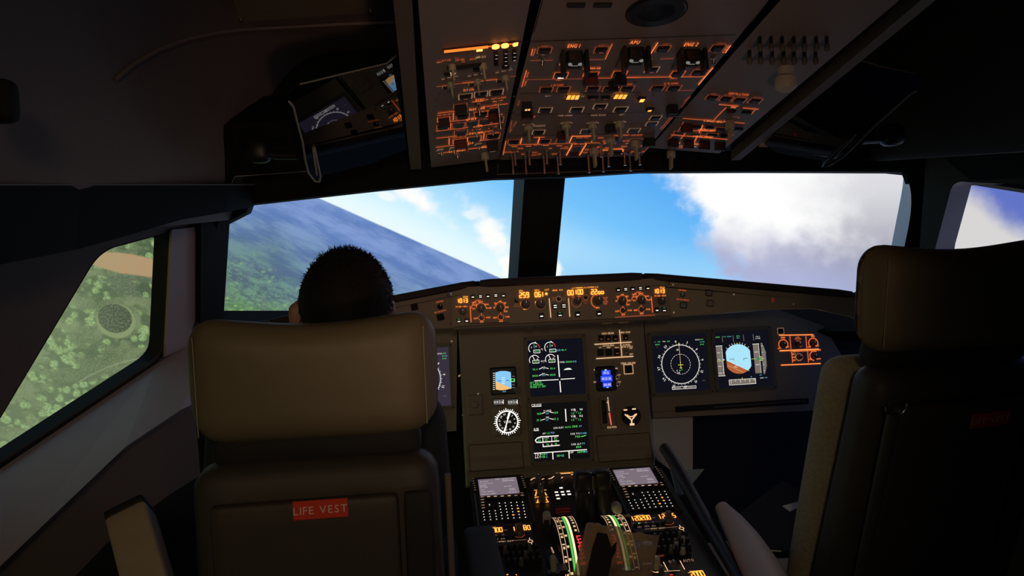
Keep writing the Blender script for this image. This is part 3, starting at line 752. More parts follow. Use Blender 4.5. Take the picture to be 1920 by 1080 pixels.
    # heading tape
    p.rect(t(46, 94), 50*u, 9*u, 'tape'); p.frame(t(46, 94), 51*u, 9.5*u, .0011, 'white_l')
    for k in range(6): p.line([t(24+9*k, 90), t(24+9*k, 93 if k % 2 else 96)], .0009, 'white_l', .0014)
    for k, n_ in enumerate(('3', '4', '5', '6')): p.text(n_, t(28+9.5*k, 94.5), .003, 'white_dim', .0014)
    p.line([t(46, 86), t(46, 91)], .0013, 'yellow', .0016)

def wall_panel(root, F, poly, name, mat='panel', th=.02):
    mb = MB(); mb.prism(poly, -th, 0, mat, mat); return part(name, mb, root, F.mat())
# --- right main panel
RP = thing('right_instrument_panel', 'brown right instrument panel with two square screens and orange lit dimmer knobs', 'instrument panel', MP.mat(.5, .0))
rpoly = [(1203, 590), (1445, 575), (1546, 612), (1592, 690), (1612, 760), (1517, 770), (1225, 784)]
rp_uv = [(max(u_, .2945), v_) for u_, v_ in [MP.uv(*p) for p in rpoly]][::-1]
wall_panel(RP, MP, rp_uv, 'panel_face')
b = Pn(RP, MP, C4, 3.84)
SD = .1735
for (x, y), fn in (((1275.5, 680.5), nd_screen), ((1393.5, 673), pfd_screen)):
    u, v = MP.uv(x, y); du, W = display_unit(RP, MP, u, v, SD); m_ = MB(); fn(m_, SD); part('screen', m_, du, W @ Matrix.Translation((0, 0, .001)))
# pull-out table slot
mb = MB(); a1, a2 = MP.uv(1266, 769), MP.uv(1516, 750); mb.prism([(a1[0], a2[1]-.012), (a2[0], a2[1]-.012), (a2[0], a2[1]+.006), (a1[0], a2[1]+.006)], 0, .0015, 'panel_groove')
part('table_slot', mb, RP, MP.mat()); mb = MB(); mb.tube([(a1[0]+.12, a2[1]-.004, .004), (a2[0]-.02, a2[1]-.001, .004)], .003, 'knob'); mb.cyl((a2[0]-.02, a2[1]-.001, .002), .005, .006, 'knob', 12); part('slide_rod', mb, RP, MP.mat())
b.L([(400, 900), (1020, 860)], 3, 'panel_groove'); b.L([(470, 1048), (630, 1036)], 2, 'panel_groove')
for x, y in ((410, 703), (423, 973), (486, 905), (905, 880), (938, 877), (1350, 830), (370, 415), (1608, 455), (1725, 690)): b.screw(x, y)
b.button(1396, 465, 36, 34, rim='warm_dim')
# audio dimmer panel (orange)
for y0, xa, xb, ww in ((494, 1385, 1632, 8), (600, 1388, 1672, 10), (703, 1398, 1684, 8)):
    b.L([(xa, y0+6 if y0 != 494 else y0), (xb, y0-6 if y0 != 494 else y0-4)], ww*.8, 'orange_hot')
for pts in (((1462, 498), (1470, 592)), ((1577, 500), (1583, 590)), ((1474, 615), (1482, 692)), ((1590, 612), (1596, 688))): b.L(pts, 5)
for x, y in ((1415, 560), (1630, 550)):
    b.A(x, y, 33, -30, 210, 6, 'orange'); b.knob(x, y, 20); b.T('PFD' if x < 1500 else 'ND', x-2, y-48, 12, 'orange_hot'); b.T('OFF', x-28, y+28, 10, 'orange_hot'); b.T('BRT', x+30, y+20, 10, 'orange_hot')
b.knob(1523, 558, 18); b.A(1523, 558, 24, -60, 120, 5, 'orange_dim'); b.T('XFR', 1518, 510, 11); b.T('PFD/ND', 1520, 521, 9)
b.A(1638, 642, 32, 60, 260, 6, 'orange'); b.knob(1640, 645, 19); b.T('LOUDSPEAKER', 1635, 602, 10, 'orange_hot'); b.T('OFF', 1610, 668, 10, 'orange_hot'); b.T('MAX', 1668, 664, 10, 'orange_hot')
b.knob(1528, 650, 18, ring='warm_dim'); b.A(1528, 650, 27, 150, 400, 4, 'orange_dim'); b.T('CONSOLE/FLOOR', 1528, 608, 10, 'orange_hot')
for i, t_ in enumerate(('BRT', 'DIM', 'OFF')): b.T(t_, 1492, 630+22*i, 10, 'orange_hot')
b.done()
# --- left main panel (mostly behind the captain's seat)
LP = thing('left_instrument_panel', 'left instrument panel mostly hidden behind the near left seat', 'instrument panel', MP.mat(-.5, .0))
b = Pn(LP, MP, px1, 1)
wall_panel(LP, MP, [(min(-u, -.2945)+(.013 if u < .2946 else 0), v) for u, v in rp_uv][::-1], 'panel_face')
for (x, y), fn in (((1275.5, 680.5), nd_screen), ((1393.5, 673), pfd_screen)):
    u, v = MP.uv(x, y); du, W = display_unit(LP, MP, -u, v, SD); m_ = MB(); fn(m_, SD, 'scr_glow'); part('screen', m_, du, W @ Matrix.Translation((0, 0, .001)))
for x, y in ((862, 640), (862, 704), (868, 778), (847, 640)): b.screw(x, y)
b.done()
# --- centre panel
CP = thing('center_instrument_panel', 'brown centre instrument panel with two stacked engine screens, a compass dial and standby horizon', 'instrument panel', MP.mat(0, 0))
cpu = [MP.uv(*p) for p in [(862, 592), (1202, 572), (1226, 848), (868, 872)]]
mb = MB(); u0 = (cpu[0][0]+cpu[3][0])/2; u1 = (cpu[1][0]+cpu[2][0])/2; vt = max(cpu[0][1], cpu[1][1]); vb = MP.uv(1047, 842)[1]
prof = [(vt, 0), (vb+.005, 0), (vb-.006, .002), (vb-.020, .010), (vb-.030, .013), (vb-.042, .013), (vb-.060, .004), (vb-.088, -.004), (vb-.094, -.012), (vb-.094, -.06)]
vs = []
for vv, nn in prof:
    for uu, dn in ((u0+.000, -.05), (u0, 0), (u0+.004, .0), (u1-.004, 0), (u1, 0), (u1, -.05)): vs.append((uu, vv, (nn+dn) if dn else nn+.0035*(uu not in (u0, u1))))
k6 = 6; mb.add(vs, [(i*k6+j, i*k6+k6+j, i*k6+k6+j+1, i*k6+j+1) for i in range(len(prof)-1) for j in range(5)], 'panel', False)
part('panel_face', mb, CP, MP.mat(0, 0, .004))
M4 = MP.shift(.0085); b = Pn(CP, M4, C3, 3.84)
# EWD
cu, cv = M4.uv(1043, 688.5); side = .168; du, W = display_unit(CP, M4, cu, cv, side); p = MB(); T = lambda x, y: (lambda a: (a[0]-cu, a[1]-cv))(M4.uv(*CE(x, y))); z = M4.sc(1043, 688)/8.307
p.rect((0, 0), side, side, 'scr', .0005)
for (x, y, rr, hi) in ((260, 275, 84, 1), (508, 262, 84, 1), (265, 462, 78, 0), (515, 448, 78, 0)):
    p.arc(T(x, y), rr*z, 55 if hi else 30, 218 if hi else 205, 9*z, 'white_l')
    if hi: p.arc(T(x, y), rr*z, 5, 50, 12*z, 'red_l'); p.line([T(x-4, y-78), T(x+2, y)], 14*z, 'green_dim'); p.text('5', T(x-42, y-12), 22*z, 'white_l'); p.text('10', T(x+30, y-30), 22*z, 'white_l'); p.line([T(x+15, y-98), T(x+22, y-85)], 16*z, 'white_l')
    else: p.line([T(x-30, y-68), T(x+6, y+2)], 9*z, 'white_l'); p.line([T(x+75, y-40), T(x+68, y-58)], 6*z, 'red_l'); p.text('10', T(x+46, y-18), 20*z, 'white_l')
    bx, by = (x+42, y+48) if hi else (x+22, y+22)
    p.frame(T(bx, by), 96*z, 44*z, 7*z, 'white_l'); p.text('84.2' if hi else '658', T(bx, by), 20*z, 'green')
p.text('N1', T(382, 288), 18*z, 'white_l'); p.text('%', T(388, 314), 14*z, 'white_dim'); p.text('EGT', T(398, 476), 22*z, 'white_l'); p.text('C', T(404, 502), 14*z, 'white_dim')
p.text('CLB', T(636, 305), 24*z, 'cyan'); p.text('86.4', T(722, 300), 24*z, 'green')
for y, l, m_ in ((590, '93.4', 'N2'), (690, '3020', 'FF')):
    p.text(l, T(275, y+14), 26*z, 'green'); p.text(l if l[0] == '9' else '3020', T(548, y-2), 26*z, 'green'); p.line([T(335, y+12), T(385, y-12)], 9*z, 'white_l'); p.line([T(435, y-12), T(485, y+2)], 9*z, 'white_l'); p.text(m_, T(406, y-16), 26*z, 'white_l'); p.text('%' if l[0] == '9' else 'KG/H', T(410, y+8), 14*z, 'cyan')
p.line([T(628, 380), T(655, 722)], 15*z, 'white_l'); p.line([T(660, 785), T(674, 960)], 15*z, 'white_l'); p.line([T(262, 782), T(640, 762)], 11*z, 'white_l'); p.line([T(672, 757), T(893, 743)], 11*z, 'white_l')
p.text('FOB:', T(700, 490), 24*z, 'white_l'); p.text('10030', T(803, 485), 26*z, 'green'); p.text('KG', T(891, 480), 24*z, 'cyan')
p.add([(*T(*k), .0013) for k in ((722, 612), (765, 585), (815, 582), (848, 605))][::-1], [(0, 1, 2, 3)], 'white_l'); p.line([T(724, 612), T(752, 592)], 8*z, 'green'); p.line([T(846, 606), T(820, 588)], 8*z, 'green')
for i, t_ in enumerate(('SEAT BELTS', 'NO SMOKING', 'STROBE LT OFF')): p.text(t_, T(172, 815+i*36-i*2), 27*z, 'green', al='l', xs=.82, rot=.0)
part('screen', p, du, W @ Matrix.Translation((0, 0, .001)))
M5 = M4.shift(.011)
# SD
cu, cv = M5.uv(1051, 808); du, W = display_unit(CP, M5, cu, cv, side); p = MB(); T = lambda x, y: (lambda a: (a[0]-cu, a[1]-cv))(M5.uv(*CS(x, y))); z = M5.sc(1051, 808)/8.643
p.rect((0, 0), side, side, 'scr_dark', .0005)
p.text('CRUISE', T(222, 126), 38*z, 'white_l', xs=.8); p.line([T(148, 152), T(300, 144)], 7*z, 'white_l'); p.text('AIR', T(218, 516), 36*z, 'white_l'); p.line([T(182, 542), T(262, 538)], 7*z, 'white_l')
for y, a_, t_ in ((240, '160', 'F.USED'), (345, '17.2', 'OIL')):
    p.text(a_, T(266, y+25), 30*z, 'green'); p.text(a_, T(540, y+6), 30*z, 'green'); p.line([T(305, y+22), T(362, y+6)], 9*z, 'white_l'); p.line([T(435, y-2), T(498, y+10)], 9*z, 'white_l'); p.text(t_, T(402, y-20), 30*z, 'white_l', xs=.8); p.text('KG' if y < 300 else 'QT', T(398, y+22), 20*z, 'cyan')
p.line([T(690, 188), T(704, 392)], 16*z, 'white_l')
for y in (200, 306): p.text('VIB', T(818, y+2), 34*z, 'white_l'); p.text('N%d' % (1 if y < 250 else 2), T(945, y-6), 30*z, 'white_l'); p.line([T(835, y+35), T(895, y+28)], 6*z, 'white_dim'); p.line([T(865, y+30), T(867, y+60)], 6*z, 'white_dim'); p.text('1.2', T(812, y+58), 28*z, 'green'); p.text('1.2', T(920, y+52), 28*z, 'green')
p.text('LDG ELEV', T(580, 492), 26*z, 'white_l', xs=.85); p.text('AUTO', T(730, 482), 26*z, 'green', xs=.85); p.text('300', T(843, 470), 34*z, 'green'); p.text('FT', T(935, 468), 26*z, 'cyan')
p.text('CAB V/S', T(845, 588), 27*z, 'white_l', xs=.85); p.text('FT/MIN', T(982, 582), 25*z, 'cyan', xs=.8); p.text('700', T(888, 636), 32*z, 'green'); p.line([T(945, 634), T(985, 628), T(1020, 614)], 10*z, 'green')
p.text('CAB ALT', T(866, 757), 28*z, 'white_l', xs=.85); p.text('FT', T(986, 748), 26*z, 'cyan'); p.text('800', T(905, 802), 32*z, 'green')
p.text('^P'.replace('^', 'A'), T(344, 586), 26*z, 'white_l'); p.text('1.2', T(412, 580), 28*z, 'green'); p.text('PSI', T(482, 574), 28*z, 'cyan')
p.line([T(578, 622), T(290, 638), T(235, 660), T(205, 695), T(222, 728), T(300, 728), T(585, 705)], 15*z, 'white_l'); p.line([T(325, 640), T(328, 728)], 12*z, 'white_l'); p.line([T(468, 640), T(470, 712)], 8*z, 'white_l')
p.text('CKPT', T(270, 660), 20*z, 'white_l', xs=.8); p.text('FWD', T(385, 655), 20*z, 'white_l'); p.text('AFT', T(532, 648), 20*z, 'white_l')
for t_, x, y in (('24', 268, 698), ('23', 378, 690), ('23', 532, 682), ('16', 405, 760), ('16', 538, 750)): p.text(t_, T(x, y), 28*z, 'green')
p.line([T(328, 762), T(332, 798), T(592, 775)], 14*z, 'white_l'); p.line([T(470, 750), T(472, 780)], 10*z, 'white_l')
p.line([T(180, 908), T(1040, 845)], 13*z, 'white_l'); p.line([T(484, 885), T(490, 1005)], 14*z, 'white_l'); p.line([T(745, 868), T(754, 990)], 14*z, 'white_l')
for i in range(2): p.text(('TAT', 'SAT')[i], T(246, 930+i*42), 32*z, 'white_l'); p.text(('+20', '+18')[i], T(328, 922+i*42), 30*z, 'green'); p.text('C', T(388, 922+i*42), 22*z, 'cyan')
p.text('10', T(575, 945), 36*z, 'green'); p.text('H', T(613, 943), 22*z, 'cyan'); p.text('12', T(650, 940), 32*z, 'green'); p.text('GW', T(780, 892), 30*z, 'white_l'); p.text('58000', T(948, 882), 30*z, 'green'); p.text('KG', T(1018, 878), 26*z, 'cyan')
part('screen', p, du, W @ Matrix.Translation((0, 0, .001)))
# standby horizon
cu, cv = M4.uv(*C3(782, 822)); z = M4.sc(942, 714)/3.84; W = M4.mat(cu, cv, 0); mb = MB(); mb.cbox((0, 0, .006), (190*z, 196*z, .012), .004, 'black'); mb.cyl((92*z, -72*z, .010), 25*z, .014, 'knob', 20, rim=.001)
si = part('standby_horizon', mb, CP, W); p = MB(); T = lambda x, y: (lambda a: (a[0]-cu, a[1]-cv))(M4.uv(*C3(x, y)))
p.add([(*T(*k), .0005) for k in ((722, 762), (760, 752), (800, 752), (833, 760), (839, 876), (722, 824))][::-1], [tuple(range(6))], 'isis_sky')
p.add([(*T(*k), .0005) for k in ((722, 824), (839, 876), (800, 886), (760, 890), (726, 884))][::-1], [tuple(range(5))], 'isis_earth')
p.line([T(742, 822), T(765, 823)], 4*z, 'black'); p.line([T(800, 820), T(820, 819)], 4*z, 'black')
for k in range(4): p.line([T(768, 800+k*14), T(790, 800+k*14)], 3*z, 'white_l')
for k in range(9): p.line([T(706, 768+k*14.5), T(718, 768+k*14.5)], 4*z, 'white_l')
for k in range(5): p.line([T(842, 790+k*20), T(860, 790+k*20)], 4*z, 'white_dim')
p.rect(T(846, 817), 32*z, 22*z, 'green', .001); p.rect(T(846, 817), 18*z, 12*z, 'scr', .0013); p.text('1013', T(786, 898), 10*z, 'cyan')
part('screen', p, si, W @ Matrix.Translation((0, 0, .0125)))
# two-needle compass dial with counters
b.at(C5, 3.84); cu, cv = M4.uv(*C5(655, 272)); z = M4.sc(950, 790)/3.84; W = M4.mat(cu, cv, 0); mb = MB()
mb.cbox((0, 12*z, .003), (208*z, 226*z, .006), .006, 'panel'); mb.cyl((0, 0, .004), 98*z, .004, 'black', 40)
dl = part('compass_dial', mb, CP, W); p = MB()
p.arc((0, 0), 76*z, 0, 360, 9*z, 'white_l', 0, 48)
for k in range(36):
    a = math.radians(k*10+3); l = 97 if k % 3 == 0 else 92; p.line([(78*z*math.cos(a), 78*z*math.sin(a)), (l*z*math.cos(a), l*z*math.sin(a))], (7 if k % 3 == 0 else 5)*z, 'white_l', 0)
for k in range(12): a = math.radians(90-30*k-12); p.text(str(k*3), (56*z*math.cos(a), 56*z*math.sin(a)), 12*z, 'white_l', 0, rot=a-math.pi/2)
p.line([(20*z, 66*z), (-26*z, -74*z)], 8*z, 'white_l', .0003); p.line([(4*z, 22*z), (22*z, 68*z)], 14*z, 'white_l', .0003); p.line([(-10*z, -30*z), (-30*z, -76*z)], 12*z, 'white_l', .0003); p.text('VOR', (2*z, 0), 16*z, 'white_l', .0005)
part('dial_markings', p, dl, W @ Matrix.Translation((0, 0, .0084)))
for x in (594, 695):
    cu, cv = M4.uv(*C5(x, 130)); W = M4.mat(cu, cv, 0); mb = MB(); mb.cbox((0, 0, .002), (82*z, 50*z, .004), .002, 'black'); rc = part('distance_counter', mb, CP, W)
    p = MB(); p.rect((0, 0), 72*z, 36*z, 'white_dim', 0); 
    for k in range(4): p.rect(((-27+18*k)*z, 0), 15*z, 32*z, 'black', .0002); p.text('0056'[k], ((-27+18*k)*z, 0), 20*z, 'white_l', .0004, xs=.8)
    p.rect((34*z, 0), 4*z, 30*z, 'white_l', .0005); part('counter_digits', p, rc, W @ Matrix.Translation((0, 0, .0045)))
    b.T('DME-1' if x < 650 else 'DME-2', x+3, 160, 8, 'white_l')
# misc centre left: latch plate
u, v = M4.uv(*C5(425, 150)); z5 = z; mb = MB(); mb.cbox((0, 0, .002), (118*z, 150*z, .004), .004, 'panel'); mb.cbox((0, 0, .006), (44*z, 48*z, .006), .003, 'panel'); pl_ = part('blanking_plate', mb, CP, M4.mat(u, v))
# removable lower covers
for x0, y0, x1, y1 in ((387, 415, 762, 628), (1310, 350, 1680, 560)):
    a1 = M4.uv(*C5(x0, y1)); a2 = M4.uv(*C5(x1, y0)); mb = MB(); cx_, cy_ = (a1[0]+a2[0])/2, (a1[1]+a2[1])/2
    fr_ = rounded([(a1[0], a1[1]), (a2[0], a1[1]), (a2[0], a2[1]), (a1[0], a2[1])], .005, 3)
    # follows the bulge of the fairing
    def nn_at(v_):
        for (va, na), (vb_, nb) in zip(prof, prof[1:]):
            if vb_ <= v_ <= va and va > vb_: return na+(nb-na)*(va-v_)/(va-vb_)
        return 0
    pts3 = []
    for i in range(len(fr_)):
        a_, b_ = np.array(fr_[i]), np.array(fr_[(i+1) % len(fr_)])
        for k in range(6): q_ = a_+(b_-a_)*k/6; pts3.append((q_[0], q_[1], nn_at(q_[1])+.0003))
    mb.tube(pts3+[pts3[0]], .0009, 'panel_groove', 5); part('cover_seam', mb, CP, M4.mat())
# landing gear / brake panels upper right
b.at(C3, 3.84)
b.T('LDG GEAR', 1535, 480, 12, 'warm_white'); b.T('BRK FAN', 1660, 473, 11, 'warm_white')
b.L([(1618, 455), (1636, 645)], 5, 'warm_white'); b.L([(1438, 560), (1706, 543)], 6, 'warm_white'); b.L([(1450, 662), (1718, 646)], 6, 'warm_white')
for x in (1486, 1536, 1588): b.button(x, 516, 40, 44, lit='dim')
b.button(1662, 508, 36, 40, lit='dim'); b.T('AUTO BRK', 1538, 568, 11, 'warm_white'); 
for i, x in enumerate((1480, 1540, 1600)): b.T(('LO', 'MED', 'MAX')[i], x, 582, 9, 'warm_white'); b.button(x, 617, 44, 50, lit='dim' if i == 2 else None)
b.T('A/SKID', 1668, 563, 11, 'warm_white'); b.T('N/W STRG', 1672, 577, 11, 'warm_white'); b.T('ON', 1700, 588, 9, 'warm_white'); b.T('OFF', 1703, 630, 10, 'warm_white'); b.toggle(1664, 612, .02, .003, .5)
b.T('TERR ON ND', 1680, 695, 12, 'warm_white'); b.button(1683, 738, 52, 52, rim='warm_white')
# blue clock
cu, cv = M4.uv(*C3(1521, 806)); z = M4.sc(1136, 710)/3.84; W = M4.mat(cu, cv, 0); mb = MB(); mb.cbox((0, 0, .003), (150*z, 176*z, .006), .006, 'black'); ck = part('digital_clock', mb, CP, W); p = MB(); T = lambda x, y: (lambda a: (a[0]-cu, a[1]-cv))(M4.uv(*C3(x, y)))
for (x, y, a_, b_, t_) in ((1519, 764, 62, 34, '10:12'), (1522, 806, 82, 40, '10:12:36'), (1527, 850, 62, 34, '00:00')): p.rect(T(x, y), a_*z, b_*z, 'blue_lamp', 0); p.text(t_, T(x, y), 17*z, 'white_l', .0004, xs=.75)
p.rect(T(1516, 745), 14*z, 10*z, 'blue_txt', 0); p.rect(T(1529, 868), 14*z, 8*z, 'blue_txt', 0); part('clock_readout', p, ck, W @ Matrix.Translation((0, 0, .0066)))
for x, y, t_ in ((1447, 742, 'RST'), (1452, 830, 'DATE'), (1592, 733, 'CHR')): b.T(t_, x, y, 10, 'warm_white')
for x, y in ((1450, 762), (1455, 806), (1595, 752)): b.knob(x, y, 11, .006, 'knob', ptr=False)
for x, y in ((1605, 795), (1608, 845)): b.knob(x, y, 9, .008, 'knob', 'warm_dim'); b.T('RUN', x+10, y-16, 7, 'warm_white'); b.T('SET', x-10, y+14, 7, 'warm_white')
for x, y in ((1793, 703), (1805, 972), (462, 788), (960, 946), (1386, 918), (1748, 412), (600, 915), (1568, 940), (1490, 930)): b.screw(x, y)
# gravity lever slot and brake gauge
b.at(C5, 3.84); z = M4.sc(1140, 775)/3.84; u, v = M4.uv(*C5(1378, 205)); W = M4.mat(u, v, 0); mb = MB(); mb.cbox((0, 0, .002), (130*z, 232*z, .004), .006, 'panel'); mb.box((-24*z, 6*z, .0045), (34*z, 165*z, .001), 'black'); mb.cbox((-26*z, 40*z, .012), (26*z, 90*z, .02), .003, 'black'); gl_ = part('gear_lever_housing', mb, CP, W)
p = MB(); p.line([(8*z, 90*z), (9*z, 50*z), (12*z, 10*z)], 5*z, 'warm_white', 0); p.line([(-2*z, 70*z), (8*z, 72*z)], 5*z, 'warm_white', 0); p.line([(13*z, 0), (18*z, -88*z)], 9*z, 'red_l', 0); p.line([(8*z, -5*z), (20*z, -88*z)], 3*z, 'warm_white', 0); p.text('DOWN', (22*z, -104*z), 12*z, 'warm_white', 0); p.rect((8*z, 102*z), 6*z, 6*z, 'white_l', 0); part('lever_scale', p, gl_, W @ Matrix.Translation((0, 0, .0055)))
u, v = M4.uv(*C5(1545, 230)); W = M4.mat(u, v, 0); mb = MB(); mb.cyl((0, 0, 0), 78*z, .004, 'panel', 36); mb.cyl((0, 0, .004), 70*z, .003, 'black', 36); bg = part('brake_pressure_gauge', mb, CP, W); p = MB()
p.arc((0, 32*z), 36*z, 215, 325, 7*z, 'warm_white', 0); p.line([(0, -48*z), (0, -28*z), (-42*z, 12*z)], 9*z, 'warm_white', 0); p.line([(2*z, -28*z), (42*z, 14*z)], 9*z, 'warm_white', 0); p.line([(-8*z, -10*z), (0, -40*z)], 4*z, 'warm_white', 0); p.line([(10*z, -12*z), (3*z, -40*z)], 4*z, 'warm_white', 0); p.rect((-38*z, 45*z), 26*z, 10*z, 'warm_white', 0); p.rect((24*z, 48*z), 28*z, 10*z, 'warm_white', 0); p.rect((2*z, -58*z), 34*z, 16*z, 'warm_white', 0)
part('gauge_markings', p, bg, W @ Matrix.Translation((0, 0, .0075)))
b.done()

# ------------------------------------------------------------------ glareshield
GF = Fr(at(1050, 560, 2.12), (1, 0, 0), VM); GF.O[0] = 0
uL = GF.uv(848, 575)[0]; uR = GF.uv(1256, 560)[0]; uc = (uR-uL)/2; 
GR = Fr(GF.w(uR, 0), nrm((1, -.35, -.148)), VM); GLF = Fr(GF.w(uL, 0), nrm((1, .35, .148)), VM)
GS = thing('glareshield', 'dark glareshield with orange lit autopilot control panel across the cockpit', 'glareshield', GF.mat())
vt_ = GF.uv(1050, 530)[1]; vb_ = GF.uv(1050, 603)[1]
mb = MB(); mb.prism([(uL, vb_-.004), (uR, vb_-.004), (uR, vt_), (uL, vt_)], -.03, 0, 'panel'); mb.cbox(((uL+uR)/2, vb_-.004, -.008), (uR-uL, .010, .028), .003, 'bezel'); part('autopilot_panel', mb, GS, GF.mat())
rw = [(max(-.003, u_) if u_ > .01 else -.003, v_) for u_, v_ in [GR.uv(*p) for p in [(1256, 526), (1597, 549), (1660, 554), (1660, 616), (1592, 592), (1527, 578), (1459, 579), (1256, 596)]]]
mb = MB(); mb.prism(rw[::-1], -.03, 0, 'panel'); part('right_wing_panel', mb, GS, GR.mat())
mb = MB(); mb.prism([(-x, y) for x, y in rw], -.03, 0, 'panel'); part('left_wing_panel', mb, GS, GLF.mat())
# lips and top cover
def lip(F, a, b_, h=.022, nm='padded_edge'):
    mb = MB(); d = np.array(b_)-np.array(a); L = np.linalg.norm(d); ang = math.atan2(d[1], d[0])
    mb.rbox((L/2, -h/2, 0), (L-.004, h, .03), .008, 'glare_lip', 6)
    return part(nm, mb, GS, F.mat(a[0], a[1], .0) @ Matrix.Rotation(ang, 4, 'Z'))
c1_, c2_ = GF.uv(908, 524), GF.uv(1204.5, 511); lip(GF, (-c2_[0]*.5+c1_[0]*.5, c1_[1]), (c2_[0], c1_[1]))
r1 = GR.uv(1206, 511); r2 = GR.uv(1600, 545.5); r3 = (r2[0]+.13, r2[1]-.003); lip(GR, r1, r2, .020); lip(GR, r2, r3, .020)
lip(GLF, (-r2[0], r2[1]), (-r1[0], r1[1]), .020); lip(GLF, (-r3[0], r3[1]), (-r2[0], r2[1]), .020)
P0_, P1_, P2_, P3_ = GF.w(c2_[0], c1_[1]-.004), GR.w(*r2), GR.w(*r3), None
tp = [GLF.w(-r3[0], r3[1]-.004), GLF.w(-r2[0], r2[1]-.004), GF.w(-c2_[0], c1_[1]-.004), GF.w(c2_[0], c1_[1]-.004), GR.w(r2[0], r2[1]-.004), GR.w(r3[0], r3[1]-.004)]
bkx = [np.array((p[0]*1.05, 2.52-abs(p[0])*.56, p[2]-.035)) for p in tp]; mb = MB(); n = 6
mb.add(tp+bkx, [(i, i+1, n+i+1, n+i) for i in range(n-1)], 'glare_top'); lo = [p-np.array((0, 0, .03)) for p in tp+bkx]; mb.add(lo, [(i, n+i, n+i+1, i+1) for i in range(n-1)], 'glare_top'); part('top_cover', mb, GS)
G1 = GF.shift(.0006); b = Pn(GS, G1, CA_, 8.727)
def efis(b, kn1, kn2, sw1, sw2, bar, q5, qn, qk, qb, left):
    for i, (x, y) in enumerate(q5): b.button(x, y, 72, 62, lit='bars' if i % 2 else 'one')
    b.D('10', qn[0]-44, qn[1]+2, 62, 'amber', .62); b.D('13', qn[0]+48, qn[1]-2, 62, 'amber', .62); b.T('QNH', qn[0]+50, qn[1]-62, 26, 'amber_mid')
    x, y = qk; b.knob(x, y, 52, .016, 'knob', 'black'); b.T('IN HG', x-70, y-82, 22, 'orange_hot'); b.T('HPA', x+48, y-86, 22, 'orange_hot'); b.A(x, y-20, 62, 50, 130, 6)
    x, y = kn1; b.knob(x, y, 56, .016); b.A(x, y-28, 76, 0, 180, 9)
    for t_, dx, dy in (('ILS', -118, -8), ('VOR', -100, -66), ('NAV', -8, -122), ('ARC', 92, -76), ('PLAN', 125, -18)): b.T(t_, x+dx, y+dy, 24, 'orange_hot')
    b.L([(x-160, y-10), (x-150, y-50), (x-120, y-110), (x-80, y-140), (x-10, y-150)], 9); b.T('ROSE', x-112, y-106, 20, 'orange_hot')
    x, y = kn2; b.knob(x, y, 56, .016); b.A(x, y-26, 80, -60, 175, 9)
    for t_, dx, dy in (('10', -100, -12), ('20', -82, -84), ('40', 0, -118), ('80', 78, -90), ('160', 112, -20), ('320', 90, 46)): b.T(t_, x+dx, y+dy, 24, 'orange_hot')
    for x, y in (sw1, sw2):
        b.knob(x, y, 36, .02, 'knob', 'orange', ptr=True); b.T('ADF', x-95, y+10, 24, 'orange_hot'); b.T('VOR', x+108, y-4, 24, 'orange_hot'); b.T('OFF', x+5, y+68, 24, 'orange_hot'); b.L([(x-3, y-78), (x-2, y-55)], 10)
    b.L(bar, 13, 'orange')
    for x, y in qb: b.button(x, y, 76, 76, lit='grn' if (x, y) == qb[-1] else 'one')
efis(b, (540, 520), (855, 510), (548, 662), (864, 650), [(362, 465), (378, 735)], [(405, 320), (530, 315), (652, 310), (780, 300), (903, 298)], (235, 382), (240, 562), [(305, 710), (178, 708)], True)
b.L([(350, 757), (1010, 742)], 10, 'panel_groove')
b.D('259', 1245, 290, 78, 'amber', .72); b.T('SPD', 1192, 222, 26, 'amber_mid'); b.D('061', 1495, 280, 74, 'amber', .74); b.p.disc(b.c(1608, 270), b.z(1608, 270, 20), 'amber'); b.T('HDG', 1452, 212, 26, 'amber_mid'); b.T('LAT', 1618, 204, 26, 'amber_mid')
b.T('HDG', 1748, 213, 26, 'amber_mid'); b.T('V/S', 1845, 208, 26, 'amber_mid')
b.knob(1118, 385, 30, .008, 'button', 'knob'); b.T('SPD', 1120, 440, 22, 'orange_dim'); b.T('MACH', 1120, 475, 22, 'orange_dim')
b.knob(1270, 440, 70, .018, 'knob'); b.A(1270, 440, 82, 0, 360, 5, 'orange_dim'); b.R(1198, 435, 26, 52, 'amber_mid'); b.R(1262, 520, 56, 14, 'amber_mid')
b.knob(1512, 440, 74, .018, 'knob'); b.A(1512, 440, 84, 0, 360, 4, 'orange_dim'); b.R(1445, 422, 40, 56, 'amber_mid')
b.knob(1812, 352, 34, .010, 'button'); b.A(1812, 352, 42, 0, 360, 5, 'warm_dim'); b.T('HDG', 1728, 335, 22, 'orange_dim'); b.T('TRK', 1728, 370, 22, 'orange_dim'); b.T('V/S', 1900, 330, 22, 'orange_dim'); b.T('FPA', 1900, 364, 22, 'orange_dim')
b.L([(1655, 345), (1682, 660)], 12, 'warm_white')
for x, y, l in ((1528, 630, 'one'), (1750, 478, 'bars'), (1892, 470, 'bars'), (1828, 605, 'grn')): b.button(x, y, 84, 84, lit=l)
b.at(CB_, 8.727)
efis(b, (1418, 385), (1108, 400), (1418, 528), (1118, 545), [(1580, 315), (1602, 575)], [(1035, 205), (1155, 198), (1272, 190), (1396, 183), (1518, 178)], (1710, 225), (1745, 385), [(1668, 535), (1786, 528)], False)
b.L([(985, 655), (1640, 615)], 14, 'orange_dim')
b.D('00', 258, 252, 74, 'amber', .74); b.D('100', 394, 240, 74, 'amber', .62); b.D('22oo', 697, 235, 74, 'amber', .74)
